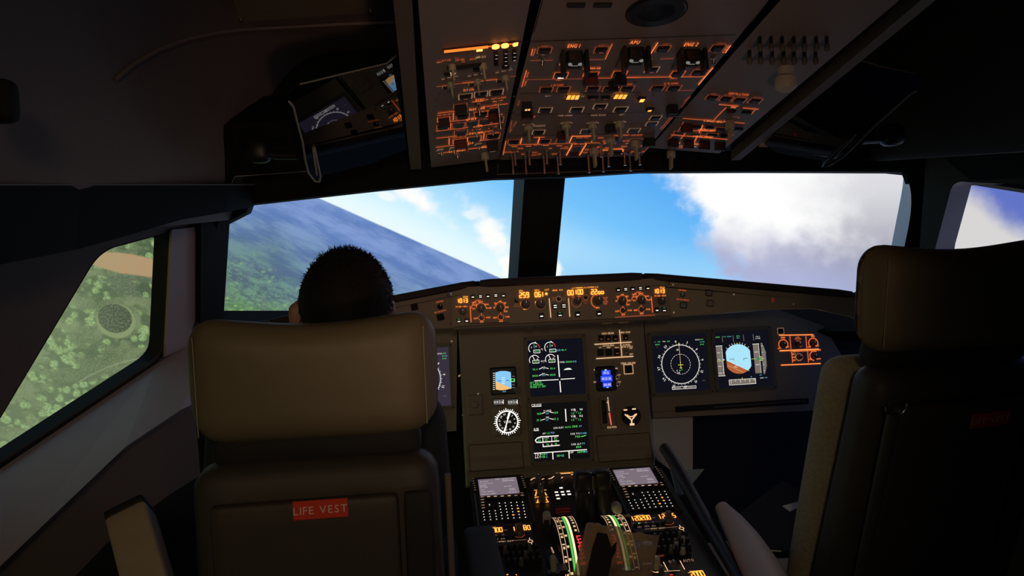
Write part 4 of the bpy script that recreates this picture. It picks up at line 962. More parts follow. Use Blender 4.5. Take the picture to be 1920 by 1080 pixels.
b.T('ALT', 312, 178, 22, 'amber_mid'); b.L([(348, 174), (455, 168)], 10, 'amber_mid'); b.T('LVL/CH', 515, 168, 22, 'amber_mid'); b.L([(578, 162), (645, 160)], 10, 'amber_mid'); b.T('V/S', 685, 160, 22, 'amber_mid')
b.L([(225, 340), (248, 645)], 12, 'warm_white'); b.knob(372, 385, 54, .018); b.A(355, 410, 78, 100, 440, 7, 'orange_dim'); b.T('100', 295, 322, 22, 'orange'); b.T('1000', 398, 316, 22, 'orange')
b.knob(505, 325, 30, .012, 'button'); b.A(505, 325, 42, 0, 360, 6, 'orange_dim'); b.T('METRIC', 505, 385, 20, 'orange_dim'); b.T('ALT', 508, 420, 20, 'orange_dim')
b.knob(710, 385, 66, .02); b.A(710, 388, 114, 105, 260, 11); b.T('UP', 685, 292, 22); b.T('DN', 703, 498, 24, 'orange_hot')
for i, t_ in enumerate(('PUSH', 'TO', 'LEVEL', 'OFF')): b.T(t_, 830, 335+i*33, 22, 'orange')
b.button(375, 605, 84, 84, lit='one'); b.button(722, 590, 84, 84, lit='one')
for x, y in ((905, 95),): b.screw(x, y)
# floodlight reflections below the panel, modelled as small blocks
def lens(x, y, a, c_, m):
    u, v = G1.uv(x, y); mb = MB(); mb.rbox((0, 0, 0), (a, .011, .010), .004, m, 6); part('flood_lamp', mb, GS, G1.mat(u, v, -.004))
for x, y in ((996, 611), (1028, 609)): lens(x, y, .030, 0, 'knob')
for x, y in ((1138, 603), (1169, 602)):
    u, v = G1.uv(x, y); mb = MB()
    for k in range(7): mb.box((-.012+.004*k, 0, 0), (.003, .012, .006), 'card')
    part('flood_lamp', mb, GS, G1.mat(u, v, -.002))
b.done()
# wings
b = Pn(GS, GR.shift(.0006), C4, 3.84)
def wing(b, f):
    b.T('CHRONO', *f(688, 170), 9, 'orange'); b.knob(*f(690, 205), 19, .008, 'button'); b.T('SIDE STICK PRIORITY', *f(692, 238), 8, 'orange', xs=.7); b.button(*f(697, 278), 52, 46)
    for x, y in ((880, 190), (889, 265)): b.button(*f(x, y), 50, 48)
    for x, y in ((622, 130), (1485, 185), (628, 330), (1490, 270), (1060, 200)): b.screw(*f(x, y))
wing(b, lambda x, y: (x, y)); b.T('8', 1340, 240, 34, 'red_dim'); b.done()
class PnM(Pn):     # mirrored placement for the left wing
    def c(s, x, y): u, v = s.src.uv(*s.crop(x, y)); return -u, v
    def W(s, x, y, n=0, rot=0): u, v = s.c(x, y); return s.F.mat(u, v, n, rot)
    def z(s, x, y, d): return s.src.sc(*s.crop(x, y))*d/s.k
b = PnM(GS, GLF.shift(.0006), C4, 3.84); b.src = GR.shift(.0006); wing(b, lambda x, y: (x, y)); b.done()

# ------------------------------------------------------------------ overhead panel
SL_ = .206
OC = Fr(at(1075, 292, 1.9), (1, 0, 0), (0, -1, SL_)); OC.O[0] = 0
hl = OC.uv(936, 300)[0]; hr = OC.uv(1211, 284)[0]
OL = Fr(OC.w(hl, 0), (1, 0, .095), (0, -1, SL_)); ORr = Fr(OC.w(hr, 0), (1, 0, -.105), (0, -1, SL_))
OH = thing('overhead_panel', 'wide overhead panel full of switches and orange lettering above the windshields', 'overhead panel', OC.mat(0, .3))
vf = OC.uv(1075, 296)[1]; vlf = OL.uv(880, 305)[1]; vrf = ORr.uv(1290, 283)[1]; ulo = OL.uv(806, 296)[0]; uro = ORr.uv(1362, 277)[0]
for F, ua, ub, v0, nm in ((OC, hl, hr, vf, 'center_plate'), (OL, ulo, 0, vlf, 'left_plate'), (ORr, 0, uro, vrf, 'right_plate')):
    mb = MB(); mb.prism([(ua+.0012, v0), (ub-.0012, v0), (ub-.0012, v0+1.35), (ua+.0012, v0+1.35)], -.04, 0, 'overhead', 'black'); part(nm, mb, OH, F.mat())
Aa, Ab, Ac, Ad, Ae, Af = cr(800, 60, 9), cr(800, 170, 7.715), cr(960, 60, 7.7125), cr(930, 190, 6.4), cr(1160, 50, 7.7125), cr(1200, 150, 7.2)
def BT(b, x, y, wd, hh=None, **k): return b.button(x, y, wd, hh or wd*.95, **k)
# left column
b = Pn(OH, OL.shift(.0006), Aa, 9, 2.2)
z = b.z(900, 250, 1); mb = MB(); u1, v1 = b.c(278, 318); u2, v2 = b.c(1552, 178); L = math.hypot(u2-u1, v2-v1)
mb.box((0, 0, .001), (L, .012, .002), 'guard_red'); mb.box((-L*.2, .002, .0025), (L*.58, .0065, .002), 'lamp_bar'); mb.box((L*.28, .002, .0022), (L*.4, .004, .001), 'orange')
for x in (1160, 1316, 1480): u, v = b.c(x, 205); mb.cyl((u-(u1+u2)/2, .001, .002), .0065 if x < 1400 else .004, .003, 'lamp_dot', 12)
u, v = b.c(888, 298); mb.box((u-(u1+u2)/2, -.008, .002), (.010, .006, .002), 'lamp_dot'); u, v = b.c(1542, 182); mb.box((L/2-.003, 0, .002), (.003, .011, .002), 'lamp_dot')
part('light_strip', mb, OH, b.F.mat((u1+u2)/2, (v1+v2)/2, 0, math.atan2(v2-v1, u2-u1)))
b.T('NAV', 210, 500, 26, 'orange'); b.T('ATT OFF', 330, 470, 24, 'orange'); b.T('SYS OFF', 560, 460, 26, 'orange'); b.T('TEST', 500, 430, 20, 'orange_dim'); b.T('STS', 620, 490, 20); b.T('DATA', 780, 448, 24); b.T('OFF 1 2 3', 910, 415, 26, 'warm_white')
for i, (x, ys) in enumerate(((1170, (335, 395, 460, 520)), (1330, (310, 375, 440, 510)), (1475, (300, 365, 425)))):
    for y in ys: b.button(x, y, 70, 34, lit='one' if (i, y) not in ((0, 460), (0, 520)) else None, hi=.006, name='key')
b.button(1330, 565, 120, 60, hi=.006); b.T('ENT', 1370, 575, 34, 'white_dim', rot=-60)
b.selector(425, 560, 62, .03); b.selector(945, 545, 62, .03)
mb = MB(); mb.cbox((0, 0, .002), (.062, .012, .004), .002, 'black'); part('readout_window', mb, OH, b.W(640, 575))
b.button(345, 700, 100, 72); b.T('ON', 410, 705, 60, 'warm_white', rot=-20); b.button(840, 620, 110, 66, body='black')
for x, y in ((405, 850), (850, 800), (1320, 740)):
    b.selector(x, y+10, 58, .028); b.T('OFF', x-130, y-65, 22, 'warm_dim'); b.T('NAV', x-20, y-90, 22, 'warm_dim'); b.T('ATT', x+95, y-110, 22, 'warm_dim'); b.button(x-95, y+70, 72, 60, rim='warm_dim')
b.L([(165, 915), (600, 855)], 16, 'orange_dim'); b.L([(600, 855), (1190, 790)], 14, 'orange'); b.L([(1400, 745), (1510, 735)], 10, 'orange_dim')
b.at(Ab, 7.715); b.T('FLT CTL', 610, -18, 26, 'orange_hot')
for x, y in ((560, 78), (785, 45), (1008, 15)): BT(b, x, y, 150, rim='warm_dim', lit='dim' if x < 600 else None)
BT(b, 485, 215, 150, 120, rim='orange_dim'); b.guard(485, 215, 150, 'black', 110); b.T('EVAC', 770, 125, 30, 'orange_hot'); b.L([(650, 158), (815, 145)], 12); b.T('OFF', 862, 125, 22); b.toggle(750, 190, .02, .0035, .6); b.T('CAPT & PURS', 1040, 100, 22, 'orange'); b.L([(950, 155), (1100, 130)], 12); b.toggle(1030, 150, .05, .0028, .5); b.T('CAPT', 1005, 190, 20)
b.L([(160, 320), (415, 288)], 12, 'orange'); b.T('EMER ELEC PWR', 665, 265, 30, 'orange_hot'); b.L([(800, 230), (1175, 182)], 11, 'orange')
BT(b, 245, 410, 140, 130, rim='orange'); b.guard(245, 410, 130, 'black', 130); b.T('EMER GEN TEST', 258, 340, 18); b.L([(388, 310), (382, 420)], 14, 'orange')
BT(b, 520, 365, 150, rim='orange_dim'); BT(b, 785, 335, 150, rim='orange_dim'); b.T('GEN 1 LINE', 520, 325, 16, 'orange'); b.T('RAT & EMER GEN', 790, 293, 18, 'orange'); BT(b, 970, 300, 140, 120); b.guard(970, 320, 140); b.T('MAN ON', 965, 240, 18, 'orange')
b.L([(330, 440), (580, 412)], 11, 'orange'); b.T('GPWS', 640, 405, 34, 'orange_hot'); b.L([(700, 392), (1100, 335)], 10, 'orange')
BT(b, 235, 520, 140, rim='orange_dim'); b.L([(320, 460), (312, 545)], 12, 'orange'); b.L([(348, 460), (342, 545)], 12, 'orange')
for x, y, bb in ((460, 495, 1), (660, 468, 1), (845, 440, 1), (1020, 410, 0)): BT(b, x, y, 140, body='button_blue' if bb else 'button', rim='orange_dim'); b.T('SYS', x, y-42, 18, 'orange_dim')
b.L([(130, 580), (600, 525)], 11, 'orange'); b.T('RCDR', 740, 505, 32, 'orange_hot'); b.L([(800, 500), (1110, 450)], 11, 'orange')
BT(b, 495, 600, 150, body='button_blue', rim='orange_dim'); b.T('GND CTL', 495, 560, 18, 'orange_dim'); b.toggle(715, 555, .016, .003, .5); b.toggle(950, 520, .016, .003, .5); b.T('CVR TEST', 960, 490, 18, 'orange_dim'); b.L([(650, 565), (790, 548)], 9); b.L([(890, 540), (1020, 510)], 9)
b.L([(140, 685), (600, 628)], 11, 'orange'); b.T('OXYGEN', 710, 608, 30, 'orange_hot'); b.L([(790, 598), (960, 570)], 11, 'orange'); b.L([(1035, 555), (1095, 548)], 10, 'orange_dim')
b.L([(326, 680), (322, 775)], 14, 'orange'); BT(b, 485, 720, 160, 120, rim='orange'); b.guard(485, 725, 150); b.T('MASK MAN ON', 470, 665, 18, 'orange'); BT(b, 690, 690, 150, body='button_blue', rim='orange'); b.L([(832, 605), (820, 700)], 14, 'orange'); BT(b, 960, 650, 150, rim='orange_dim'); b.T('PASSENGER', 965, 608, 18, 'orange')
b.L([(130, 815), (540, 765)], 11, 'orange'); b.T('CALLS', 600, 755, 32, 'orange_hot'); b.L([(650, 735), (1060, 680)], 10, 'orange')
for x, y in ((205, 850), (390, 822), (575, 790), (755, 768)): b.toggle(x, y+8, .013, .004, .4); b.L([(x-60, y+22), (x-40, y-4), (x+45, y-14)], 9, 'warm_dim')
BT(b, 945, 760, 140, 120); b.guard(945, 755, 130, 'black'); b.L([(165, 905), (320, 885)], 11, 'orange'); b.T('RAIN RPLNT', 440, 868, 26, 'orange_hot'); b.L([(560, 845), (760, 822)], 12, 'orange'); b.T('WIPER', 820, 812, 30, 'orange_hot'); b.selector(835, 905, 50, .045); b.toggle(440, 905, .012, .004, .4); b.T('OFF', 945, 845, 20, 'warm_dim'); b.T('SLOW', 955, 870, 18, 'warm_dim')
for x, y in ((190, 40), (130, 125), (125, 230), (120, 615), (1265, 75), (1250, 310), (1230, 395)): b.screw(x, y)
b.done()
# centre column
b = Pn(OH, OC.shift(.0006), Ac, 7.7125, 2.2)
def skewline(b, x0, y0, x1, y1, wd=10, m='orange'): b.L([(x0, y0), (x1, y1)], wd, m)
BT(b, 470, 258, 160, rim='orange_dim'); b.T('AGENT 1', 490, 195, 24, 'orange_dim'); b.T('TEST', 450, 315, 22, 'warm_dim'); b.toggle(440, 370, .012, .003, .5); skewline(b, 275, 335, 300, 235, 14); skewline(b, 300, 340, 340, 232, 20, 'orange_dim')
def fire(x, y, t):
    b.T(t, x, y-95, 44, 'orange_hot', xs=1.0)
    A = q(b.z(x, y, 240)); mb = MB(); mb.cbox((0, 0, .011), (A, A*.62, .022), .004, 'black'); mb.box((0, -A*.16, .0222), (A*.42, A*.05, .0006), 'white_dim')
    for sx in (-1, 1): mb.cyl((sx*A*.29, A*.08, .021), .0035, .003, 'white_dim', 12); mb.box((sx*A*.7, 0, .02), (A*.18, A*.9, .04), 'black')
    mb.box((0, -A*.34, .020), (A*.8, .004, .01), 'black'); part('fire_handle', mb, OH, b.W(x, y+10))
fire(895, 290, 'ENG 1'); b.button(1015, 375, 80, 60, body='guard_red'); 
BT(b, 1290, 250, 160, rim='orange_dim', lit='dim'); b.T('AGENT 2', 1320, 182, 22, 'orange_dim'); skewline(b, 1450, 165, 1345, 390, 12)
skewline(b, 265, 408, 590, 400, 12, 'orange_dim'); skewline(b, 1080, 395, 1330, 392, 10, 'orange_dim'); b.T('FIRE', 720, 462, 26, 'orange_hot'); 
mb = MB(); A = b.z(820, 480, 50); mb.prism([(0, -A), (A, A*1.1), (-A, A*1.1)], 0, .002, 'guard_red'); part('warning_flag', mb, OH, b.W(820, 480))
BT(b, 705, 620, 160, rim='orange', lit='one'); b.T('ENG 1', 680, 684, 22, 'orange'); BT(b, 1140, 605, 170, 130, rim='orange'); b.guard(1130, 640, 170); b.T('RAT MAN ON', 1155, 518, 26, 'orange_hot'); BT(b, 1555, 600, 160, rim='orange'); b.guard(1550, 640, 150, 'black')
skewline(b, 200, 682, 1020, 670, 10, 'orange_dim'); skewline(b, 1230, 660, 1440, 660, 9); skewline(b, 1640, 655, 1851, 652, 9); b.T('ELEC 1', 1205, 675, 20, 'orange')
skewline(b, 210, 548, 140, 790, 12); b.T('HYD', 225, 610, 26, 'orange', rot=90); b.T('FUEL', 195, 730, 26, 'orange', rot=90)
for x, y in ((495, 825), (745, 820), (1170, 815), (1410, 815), (1665, 812)): BT(b, x, y, 150, rim='orange_dim', lit=None)
b.T('L TK PUMPS', 655, 762, 22, 'orange'); b.T('PUMP', 1200, 762, 20, 'orange'); b.T('PUMP', 1700, 750, 20, 'orange'); b.L([(1500, 830), (1550, 785)], 10); b.guard(1460, 720, 110, 'black', 60)
b.L([(120, 880), (1851, 868)], 10, 'panel_groove')
b.button(885, 922, 200, 56, body='button', hi=.003)
for k in range(3): b.R(818+62*k, 922, 50, 90, 'amber_mid', .0036)
b.button(1170, 935, 150, 66, lit='dim'); b.button(1350, 935, 130, 66, lit='dim'); b.button(1580, 912, 200, 56, hi=.003)
for k in range(3): b.R(1505+62*k, 912, 50, 90, 'amber_mid', .0036)
b.T('BAT 1', 520, 918, 20, 'warm_dim'); b.T('V DC', 1010, 922, 22, 'warm_dim')
# next rows
b.at(Ad, 6.4)
b.button(370, 15, 110, 56, hi=.016); b.R(355, 10, 26, 30, 'warm_white', .0166); b.R(390, 8, 26, 30, 'amber_mid', .0166); b.button(370, 95, 120, 90, hi=.02); b.guard(370, 110, 120)
for x, y in ((592, 100), (968, 95), (1250, 55), (1495, 92)): BT(b, x, y, 125, rim='warm_dim', lit='dim' if x == 1250 else None)
b.L([(150, 155), (1330, 140)], 8, 'panel_groove'); b.L([(1320, 140), (1900, 122)], 7, 'panel_groove'); b.T('ELEC', 270, 10, 24, 'orange_dim', rot=90)
for x, y in ((385, 280), (840, 260), (1155, 260), (1480, 250)): b.selector(x, y, 54, .04, rot=.0); b.A(x, y+10, 75, 20, 160, 6, 'warm_dim')
b.T('HI LO', 430, 180, 22, 'orange'); b.T('COCKPIT', 520, 290, 22, 'warm_dim'); b.T('FWD CABIN', 830, 165, 20, 'warm_dim'); b.T('PACK FLOW', 1230, 160, 20, 'warm_dim'); b.T('AFT', 1510, 155, 20, 'warm_dim')
b.L([(190, 225), (165, 370)], 7, 'orange_dim'); b.T('AIR COND', 205, 300, 22, 'orange_dim', rot=83)
BT(b, 510, 365, 115, rim='warm_dim'); b.guard(800, 372, 110); BT(b, 1085, 355, 110, body='button_blue', rim='warm_dim'); BT(b, 1655, 345, 110, body='button_blue', rim='warm_dim'); b.guard(1370, 290, 100, 'black')
b.L([(105, 412), (1600, 385)], 8, 'panel_groove'); b.L([(1600, 385), (1900, 378)], 8, 'panel_groove')
b.L([(120, 470), (85, 640)], 8); BT(b, 215, 480, 115, rim='orange_dim'); b.L([(310, 440), (292, 505)], 9, 'orange_hot'); b.L([(450, 430), (585, 425)], 10, 'orange'); b.L([(522, 432), (500, 500)], 9, 'orange_hot')
BT(b, 585, 475, 115, rim='orange_dim'); BT(b, 790, 468, 110, body='button_blue', rim='orange_dim'); BT(b, 1020, 465, 115, body='button_blue'); b.L([(880, 490), (915, 415), (1190, 410), (1145, 485)], 9, 'orange_hot'); b.T('PROBE HEAT', 1040, 430, 18, 'orange')
b.L([(150, 520), (880, 500)], 8); b.T('EXT LT', 520, 515, 24, 'orange'); b.L([(880, 500), (1420, 490)], 8, 'orange'); 
b.L([(915, 512), (845, 645)], 10, 'orange_hot'); b.L([(1085, 505), (1000, 645)], 10, 'orange_hot'); BT(b, 970, 560, 110, body='button_blue', rim='orange_dim'); BT(b, 935, 622, 110, 40, body='guard_red'); b.T('SEAT BELTS', 1010, 508, 18, 'orange')
b.selector(1370, 430, 54, .045); b.selector(1670, 480, 54, .045); b.selector(1175, 570, 56, .045); BT(b, 1465, 455, 100, body='button_blue'); BT(b, 1830, 455, 120, 90); b.guard(1830, 455, 110, 'black')
b.T('CABIN PRESS', 1510, 402, 20, 'orange'); b.T('MAN V/S CTL', 1350, 500, 20, 'orange'); b.T('LDG ELEV', 1690, 400, 20, 'orange'); b.A(1670, 470, 90, 20, 160, 6, 'orange_dim'); b.A(1370, 430, 90, 20, 140, 6, 'orange_dim')
BT(b, 1455, 612, 100, 60); b.L([(1355, 640), (1400, 570), (1500, 565), (1530, 580), (1505, 630)], 9, 'orange_hot'); b.T('SIGNS', 1300, 580, 24, 'orange_hot'); b.T('DITCHING', 1460, 570, 18, 'orange')
for x, y in ((225, 545), (395, 540), (605, 530), (765, 535), (1260, 440), (1345, 560), (1540, 545), (1720, 540)): b.toggle(x, y+60, .034, .0033, .1); b.L([(x-40, y-5), (x+30, y-8)], 10, 'orange')
for x, y in ((195, 640), (350, 640), (570, 635), (735, 635), (1105, 620), (1275, 610), (1600, 600)): b.toggle(x, y+18, .046, .0036, .05)
for x, y, t in ((140, 605, 'BEACON'), (250, 600, 'OFF'), (320, 630, 'ON'), (460, 610, 'TAXI'), (520, 630, 'OFF'), (290, 560, 'WING'), (650, 560, 'ON'), (700, 628, 'NOSE'), (820, 560, 'STROBE'), (460, 640, 'RWY'), (840, 540, 'T.O.')): b.T(t, x, y, 17, 'orange')
for x, y, t in ((1090, 575, 'DIM'), (1240, 545, 'BRT'), (1060, 610, 'OVHD'), (1240, 610, 'INT LT'), (1310, 470, 'HOT'), (1560, 470, 'AUTO'), (1570, 500, 'UP'), (1640, 600, 'OFF'), (1760, 600, 'ON')): b.T(t, x, y, 19, 'orange')
b.L([(1785, 595), (1895, 480)], 8, 'orange_dim')
# right end of the centre column
b.at(Ae, 7.7125)
fire(235, 315, 'APU'); fire(1050, 345, 'ENG 2'); skewline(b, 565, 225, 425, 445, 13, 'orange_hot'); BT(b, 640, 310, 160, rim='orange_dim'); b.T('AGENT 1', 690, 245, 20, 'orange_dim'); BT(b, 1430, 300, 160, rim='orange_dim'); b.T('AGENT 2', 1485, 232, 20, 'orange_dim'); skewline(b, 1620, 262, 1540, 375, 12, 'orange_hot'); b.T('FIRE', 1548, 320, 36, 'orange', rot=90)
b.T('TEST', 1395, 357, 20, 'orange_dim'); b.toggle(1375, 430, .012, .003, .5); skewline(b, 600, 460, 800, 452, 12, 'orange_dim'); skewline(b, 1180, 455, 1290, 452, 12, 'orange_dim'); b.L([(365, 462), (490, 460)], 12, 'orange_dim'); b.T('AIR X', 85, 455, 28, 'orange_dim'); b.T('FIRE', 60, 528, 24, 'orange_dim'); b.button(120, 520, 90, 60, body='guard_red')
b.T('GEN', 1025, 516, 24, 'warm_dim'); b.button(960, 520, 60, 40, body='guard_red'); BT(b, 480, 615, 150, rim='warm_dim', lit='dim'); BT(b, 850, 675, 150, rim='orange'); b.T('ENG 2', 795, 738, 24, 'orange'); BT(b, 1150, 655, 150, rim='orange_dim'); b.T('ELEC PUMP', 1180, 605, 20, 'orange_dim')
skewline(b, 90, 728, 1240, 716, 12, 'orange'); skewline(b, 1365, 585, 1150, 835, 14, 'orange_hot'); b.T('HYD', 1265, 655, 30, 'orange', rot=60)
BT(b, 560, 880, 150, rim='orange_dim'); BT(b, 800, 880, 150, rim='orange_dim'); b.T('R TK PUMPS', 760, 816, 24, 'orange'); b.L([(850, 920), (1085, 912)], 8, 'orange_dim'); BT(b, 1330, 1035, 10, 8)
b.button(330, 1030, 120, 70, hi=.004); b.R(335, 1040, 60, 60, 'amber', .0046)
b.L([(940, 1075), (1035, 1000)], 9, 'orange_dim')
b.at(Af, 7.2)
b.button(135, 385, 110, 60); b.R(128, 384, 46, 30, 'amber_mid', .0056); b.button(430, 350, 130, 110, hi=.02); b.guard(430, 380, 120, 'black'); BT(b, 210, 505, 115, rim='warm_dim'); BT(b, 160, 585, 120, body='button_blue', rim='warm_dim'); b.L([(555, 365), (680, 210)], 8, 'orange_dim'); b.L([(275, 655), (410, 500)], 9, 'orange_dim'); b.L([(300, 660), (440, 500)], 8, 'orange_dim')
for x, y in ((-60, 30), (180, 210), (190, 690)): b.screw(x, y)
# aft part: speaker grille and seams
b.at(px1, 1)
u, v = b.c(1231, 20); r_ = b.z(1231, 20, 56); mb = MB(); mb.cyl((0, 0, 0), r_, .002, 'black_matt', 40)
for k in range(3): mb.cyl((0, 0, .002), r_*(.95-.3*k), .0015, 'black', 40, r2=r_*(.9-.3*k))
part('speaker_grille', mb, OH, b.F.mat(u, v))
b.L([(958, 78), (1380, 64)], 1.6, 'panel_groove'); b.L([(1001, 60), (1017, 0)], 1.5, 'panel_groove')
for x, y in ((1080, 8), (1130, 8)): b.button(x, y, 34, 12, hi=.004, body='black', name='latch')
b.done()
# right column
b = Pn(OH, ORr.shift(.0006), Af, 7.2, 2.2)
for x, y, t in ((975, 230, 'MAINT'), (1165, 245, 'BLOWER'), (1345, 265, 'EXTRACT'), (1555, 275, 'CAB FAN')): BT(b, x, y, 135, rim='orange_dim'); b.T(t, x+30, y-48, 18, 'orange_dim')
b.T('ENG', 1265, 362, 26, 'orange_hot'); b.L([(1065, 325), (1330, 345)], 14, 'orange'); b.L([(1385, 372), (1600, 390)], 14, 'orange'); b.L([(1165, 365), (1000, 530)], 9); BT(b, 1230, 410, 130, 70); BT(b, 1440, 430, 130, 70); b.L([(1505, 455), (1555, 395)], 8); b.T('VENTILATION', 1330, 185, 30, 'orange')
b.L([(575, 513), (870, 535)], 10, 'orange'); b.T('CARGO HEAT', 1000, 552, 30, 'orange_hot'); b.L([(1140, 555), (1415, 580)], 10, 'orange')
b.selector(1215, 560, 62, .05); b.A(1260, 520, 80, 30, 120, 8, 'orange_dim')
BT(b, 630, 605, 130, 80); b.guard(630, 605, 120); BT(b, 760, 625, 120, 60); BT(b, 940, 630, 100, 50, lit='dim'); BT(b, 1090, 650, 120, 60, rim='orange_dim'); BT(b, 1330, 655, 120, 70)
b.T('SMOKE DET', 900, 670, 30, 'orange_hot'); b.L([(720, 680), (1020, 682)], 12, 'orange'); b.L([(850, 605), (720, 860)], 16, 'orange'); b.L([(640, 680), (550, 790)], 9)
BT(b, 530, 700, 120, 50, body='button_blue', rim='orange_dim'); BT(b, 750, 715, 120, 50, body='button_blue', rim='orange_dim'); BT(b, 980, 725, 130, 50, rim='orange_dim'); BT(b, 1150, 745, 120, 50)
b.L([(420, 735), (1200, 800)], 12, 'orange'); b.T('CARGO SMOKE', 850, 758, 26, 'orange_hot'); b.L([(1200, 800), (1260, 735)], 8, 'orange_dim')
for x, y in ((450, 800), (655, 820), (870, 835), (1080, 850)): BT(b, x, y, 130, 90, lit='dim' if x > 1000 else None); b.guard(x, y, 120, 'black', 70)
b.L([(380, 800), (520, 680), (590, 560)], 9, 'orange_dim'); b.T('TEST', 490, 850, 30, 'orange_hot'); b.L([(520, 880), (600, 885)], 10, 'warm_dim'); b.T('DISCH', 560, 905, 22, 'orange'); b.T('AGENT', 745, 860, 22, 'orange_hot'); b.T('FWD', 890, 875, 22, 'warm_white'); b.T('AFT', 740, 895, 18, 'warm_white'); b.T('BTL', 830, 895, 18, 'warm_white')
b.selector(420, 965, 58, .045)
b.at(cr(1180, 40, 3.84), 3.84)
for row, xs in ((132, (940, 1020, 1100, 1185, 1260, 1345, 1420)), (230, (865, 945, 1028, 1110, 1185, 1260, 1340))):
    for x in xs:
        r_ = q(b.z(x, row, 24))
        part('circuit_breaker', cached(('circuit_breaker', r_), lambda mb: (mb.cyl((0, 0, 0), r_*.55, .016, 'black', 12), mb.cyl((0, 0, .014), r_*.85, .012, 'knob', 16, rim=.002))), OH, b.W(x, row-20))
part('dome_knob', cached(('dome_knob',), lambda mb: (mb.cyl((0, 0, 0), .016, .02, 'knob_white', 20, r2=.012), mb.cyl((0, 0, .02), .020, .022, 'knob_white', 20, rim=.006))), OH, b.W(1125, 340))
b.at(px1, 1); b.L([(1305, 40), (1410, 40)], 1.0, 'bezel'); b.L([(1305, 40), (1330, 0)], 1.0, 'bezel'); b.L([(1410, 40), (1440, 0)], 1.0, 'bezel')
b.done()
# side rails of the overhead panel, sloping front plate edge
def rail(x0, x1, top, dn, nm, m):
    mb = MB(); vs = []
    for Y in (1.895, .25):
        zc = OC.O[2]+SL_*(OC.O[1]-Y)
        for x, z in ((x0, zc+top), (x1, zc+top), (x1, zc-dn), (x0, zc-dn)): vs.append((x, Y, z))
    mb.add(vs, [(0, 1, 2, 3), (7, 6, 5, 4), (0, 4, 5, 1), (1, 5, 6, 2), (2, 6, 7, 3), (3, 7, 4, 0)], m); part(nm, mb, OH)
rail(-.3925, -.366, .10, .024, 'side_rail', 'wall_brown'); rail(.412, .436, .10, .024, 'side_rail', 'wall_brown'); rail(.372, .412, .10, .0, 'side_channel', 'black')
mb = MB(); mb.tube([at(934, 309, 1.893), at(932, 327, 1.893), at(1207, 318, 1.893)], .0012, 'knob'); part('guard_rail', mb, OH)

# ------------------------------------------------------------------ smoked sun visors on their arms
vn = nrm((-.27882981, .26471855, .92313489)); vd = 2.04053958
def visor(sg, label):
    bk = 'lever_grey' if sg > 0 else 'black'
    n = np.array((vn[0]*sg, vn[1], vn[2])); O = np.array((-.48*1.0, 1.62, 0)); O[2] = (vd-vn[:2]@O[:2])/vn[2]; VFl = Fr(O, nrm(np.array((1, .3, 0))-vn*(np.array((1, .3, 0))@vn)), np.cross(-vn, nrm(np.array((1, .3, 0))-vn*(np.array((1, .3, 0))@vn))))
    pts = [VFl.w(*VFl.uv(*p)) for p in [(542, 172), (562, 158), (725, 119), (779, 104), (779, 250), (770, 275), (692, 307), (606, 327), (601, 337), (583, 330)]]
    pts = [np.array((min(p[0], -.398 if sg > 0 else -.446), p[1], p[2])) for p in pts]
    if sg > 0: F = VFl; P = pts
    else:
        P = [np.array((-p[0], p[1], p[2])) for p in pts]; F = Fr(np.array((-O[0], O[1], O[2])), VFl.U*np.array((-1, 1, 1)), VFl.V*np.array((1, -1, -1))*-1*np.array((-1, -1, -1)))
        F.V = VFl.V*np.array((-1, 1, 1)); F.N = np.cross(F.U, F.V)
    root = thing('sun_visor', label, 'sun visor', F.mat())
    poly = [((p-F.O)@F.U, (p-F.O)@F.V) for p in P]; mb = MB()
    if sum(poly[i][0]*poly[(i+1) % 10][1]-poly[(i+1) % 10][0]*poly[i][1] for i in range(10)) < 0: poly = poly[::-1]; P = P[::-1]
    tr = tessellate_polygon([[Vector((*p, 0)) for p in poly]]); mb.prism(poly, -.002, .002, 'visor'); part('smoked_plate', mb, root, F.mat())
    e = [np.array((*p, 0)) for p in poly]
    src = [VFl.w(*VFl.uv(*p), .004) for p in [(541, 187), (549, 197), (556, 225), (566, 262), (572, 300), (578, 322), (590, 337), (598, 338), (600, 328), (592, 290), (588, 272), (586, 275), (593, 325)]]
    if sg < 0: src = [np.array((-p[0], p[1], p[2])) for p in src]
    mb = MB(); mb.tube(src, .0022, bk, 8); part('visor_bracket', mb, root)
    top = [VFl.w(*VFl.uv(*p), 0) for p in [(562, 158), (640, 139), (725, 119), (779, 104)]]
    top = [np.array((min(p[0], -.40 if sg > 0 else -.447)*sg, p[1], p[2])) for p in top]; mb = MB(); mb.tube(top, .0016, 'beam_edge', 6); part('visor_edge', mb, root)
    arm = [VFl.w(*VFl.uv(*p), -.01) for p in [(560, 300), (520, 318), (490, 328)]]; arm = [np.array((p[0]*sg, p[1], p[2]+k*.02)) for k, p in enumerate(arm)]
    mb = MB(); mb.tube(arm, .008, 'black', 10); mb.rbox(arm[-1], (.05, .05, .05), .018, 'black', 6); part('pivot_arm', mb, root)
visor(1, 'smoked sun visor with curved metal bracket mirroring the instruments left of the overhead panel'); visor(-1, 'dark smoked sun visor right of the overhead panel')

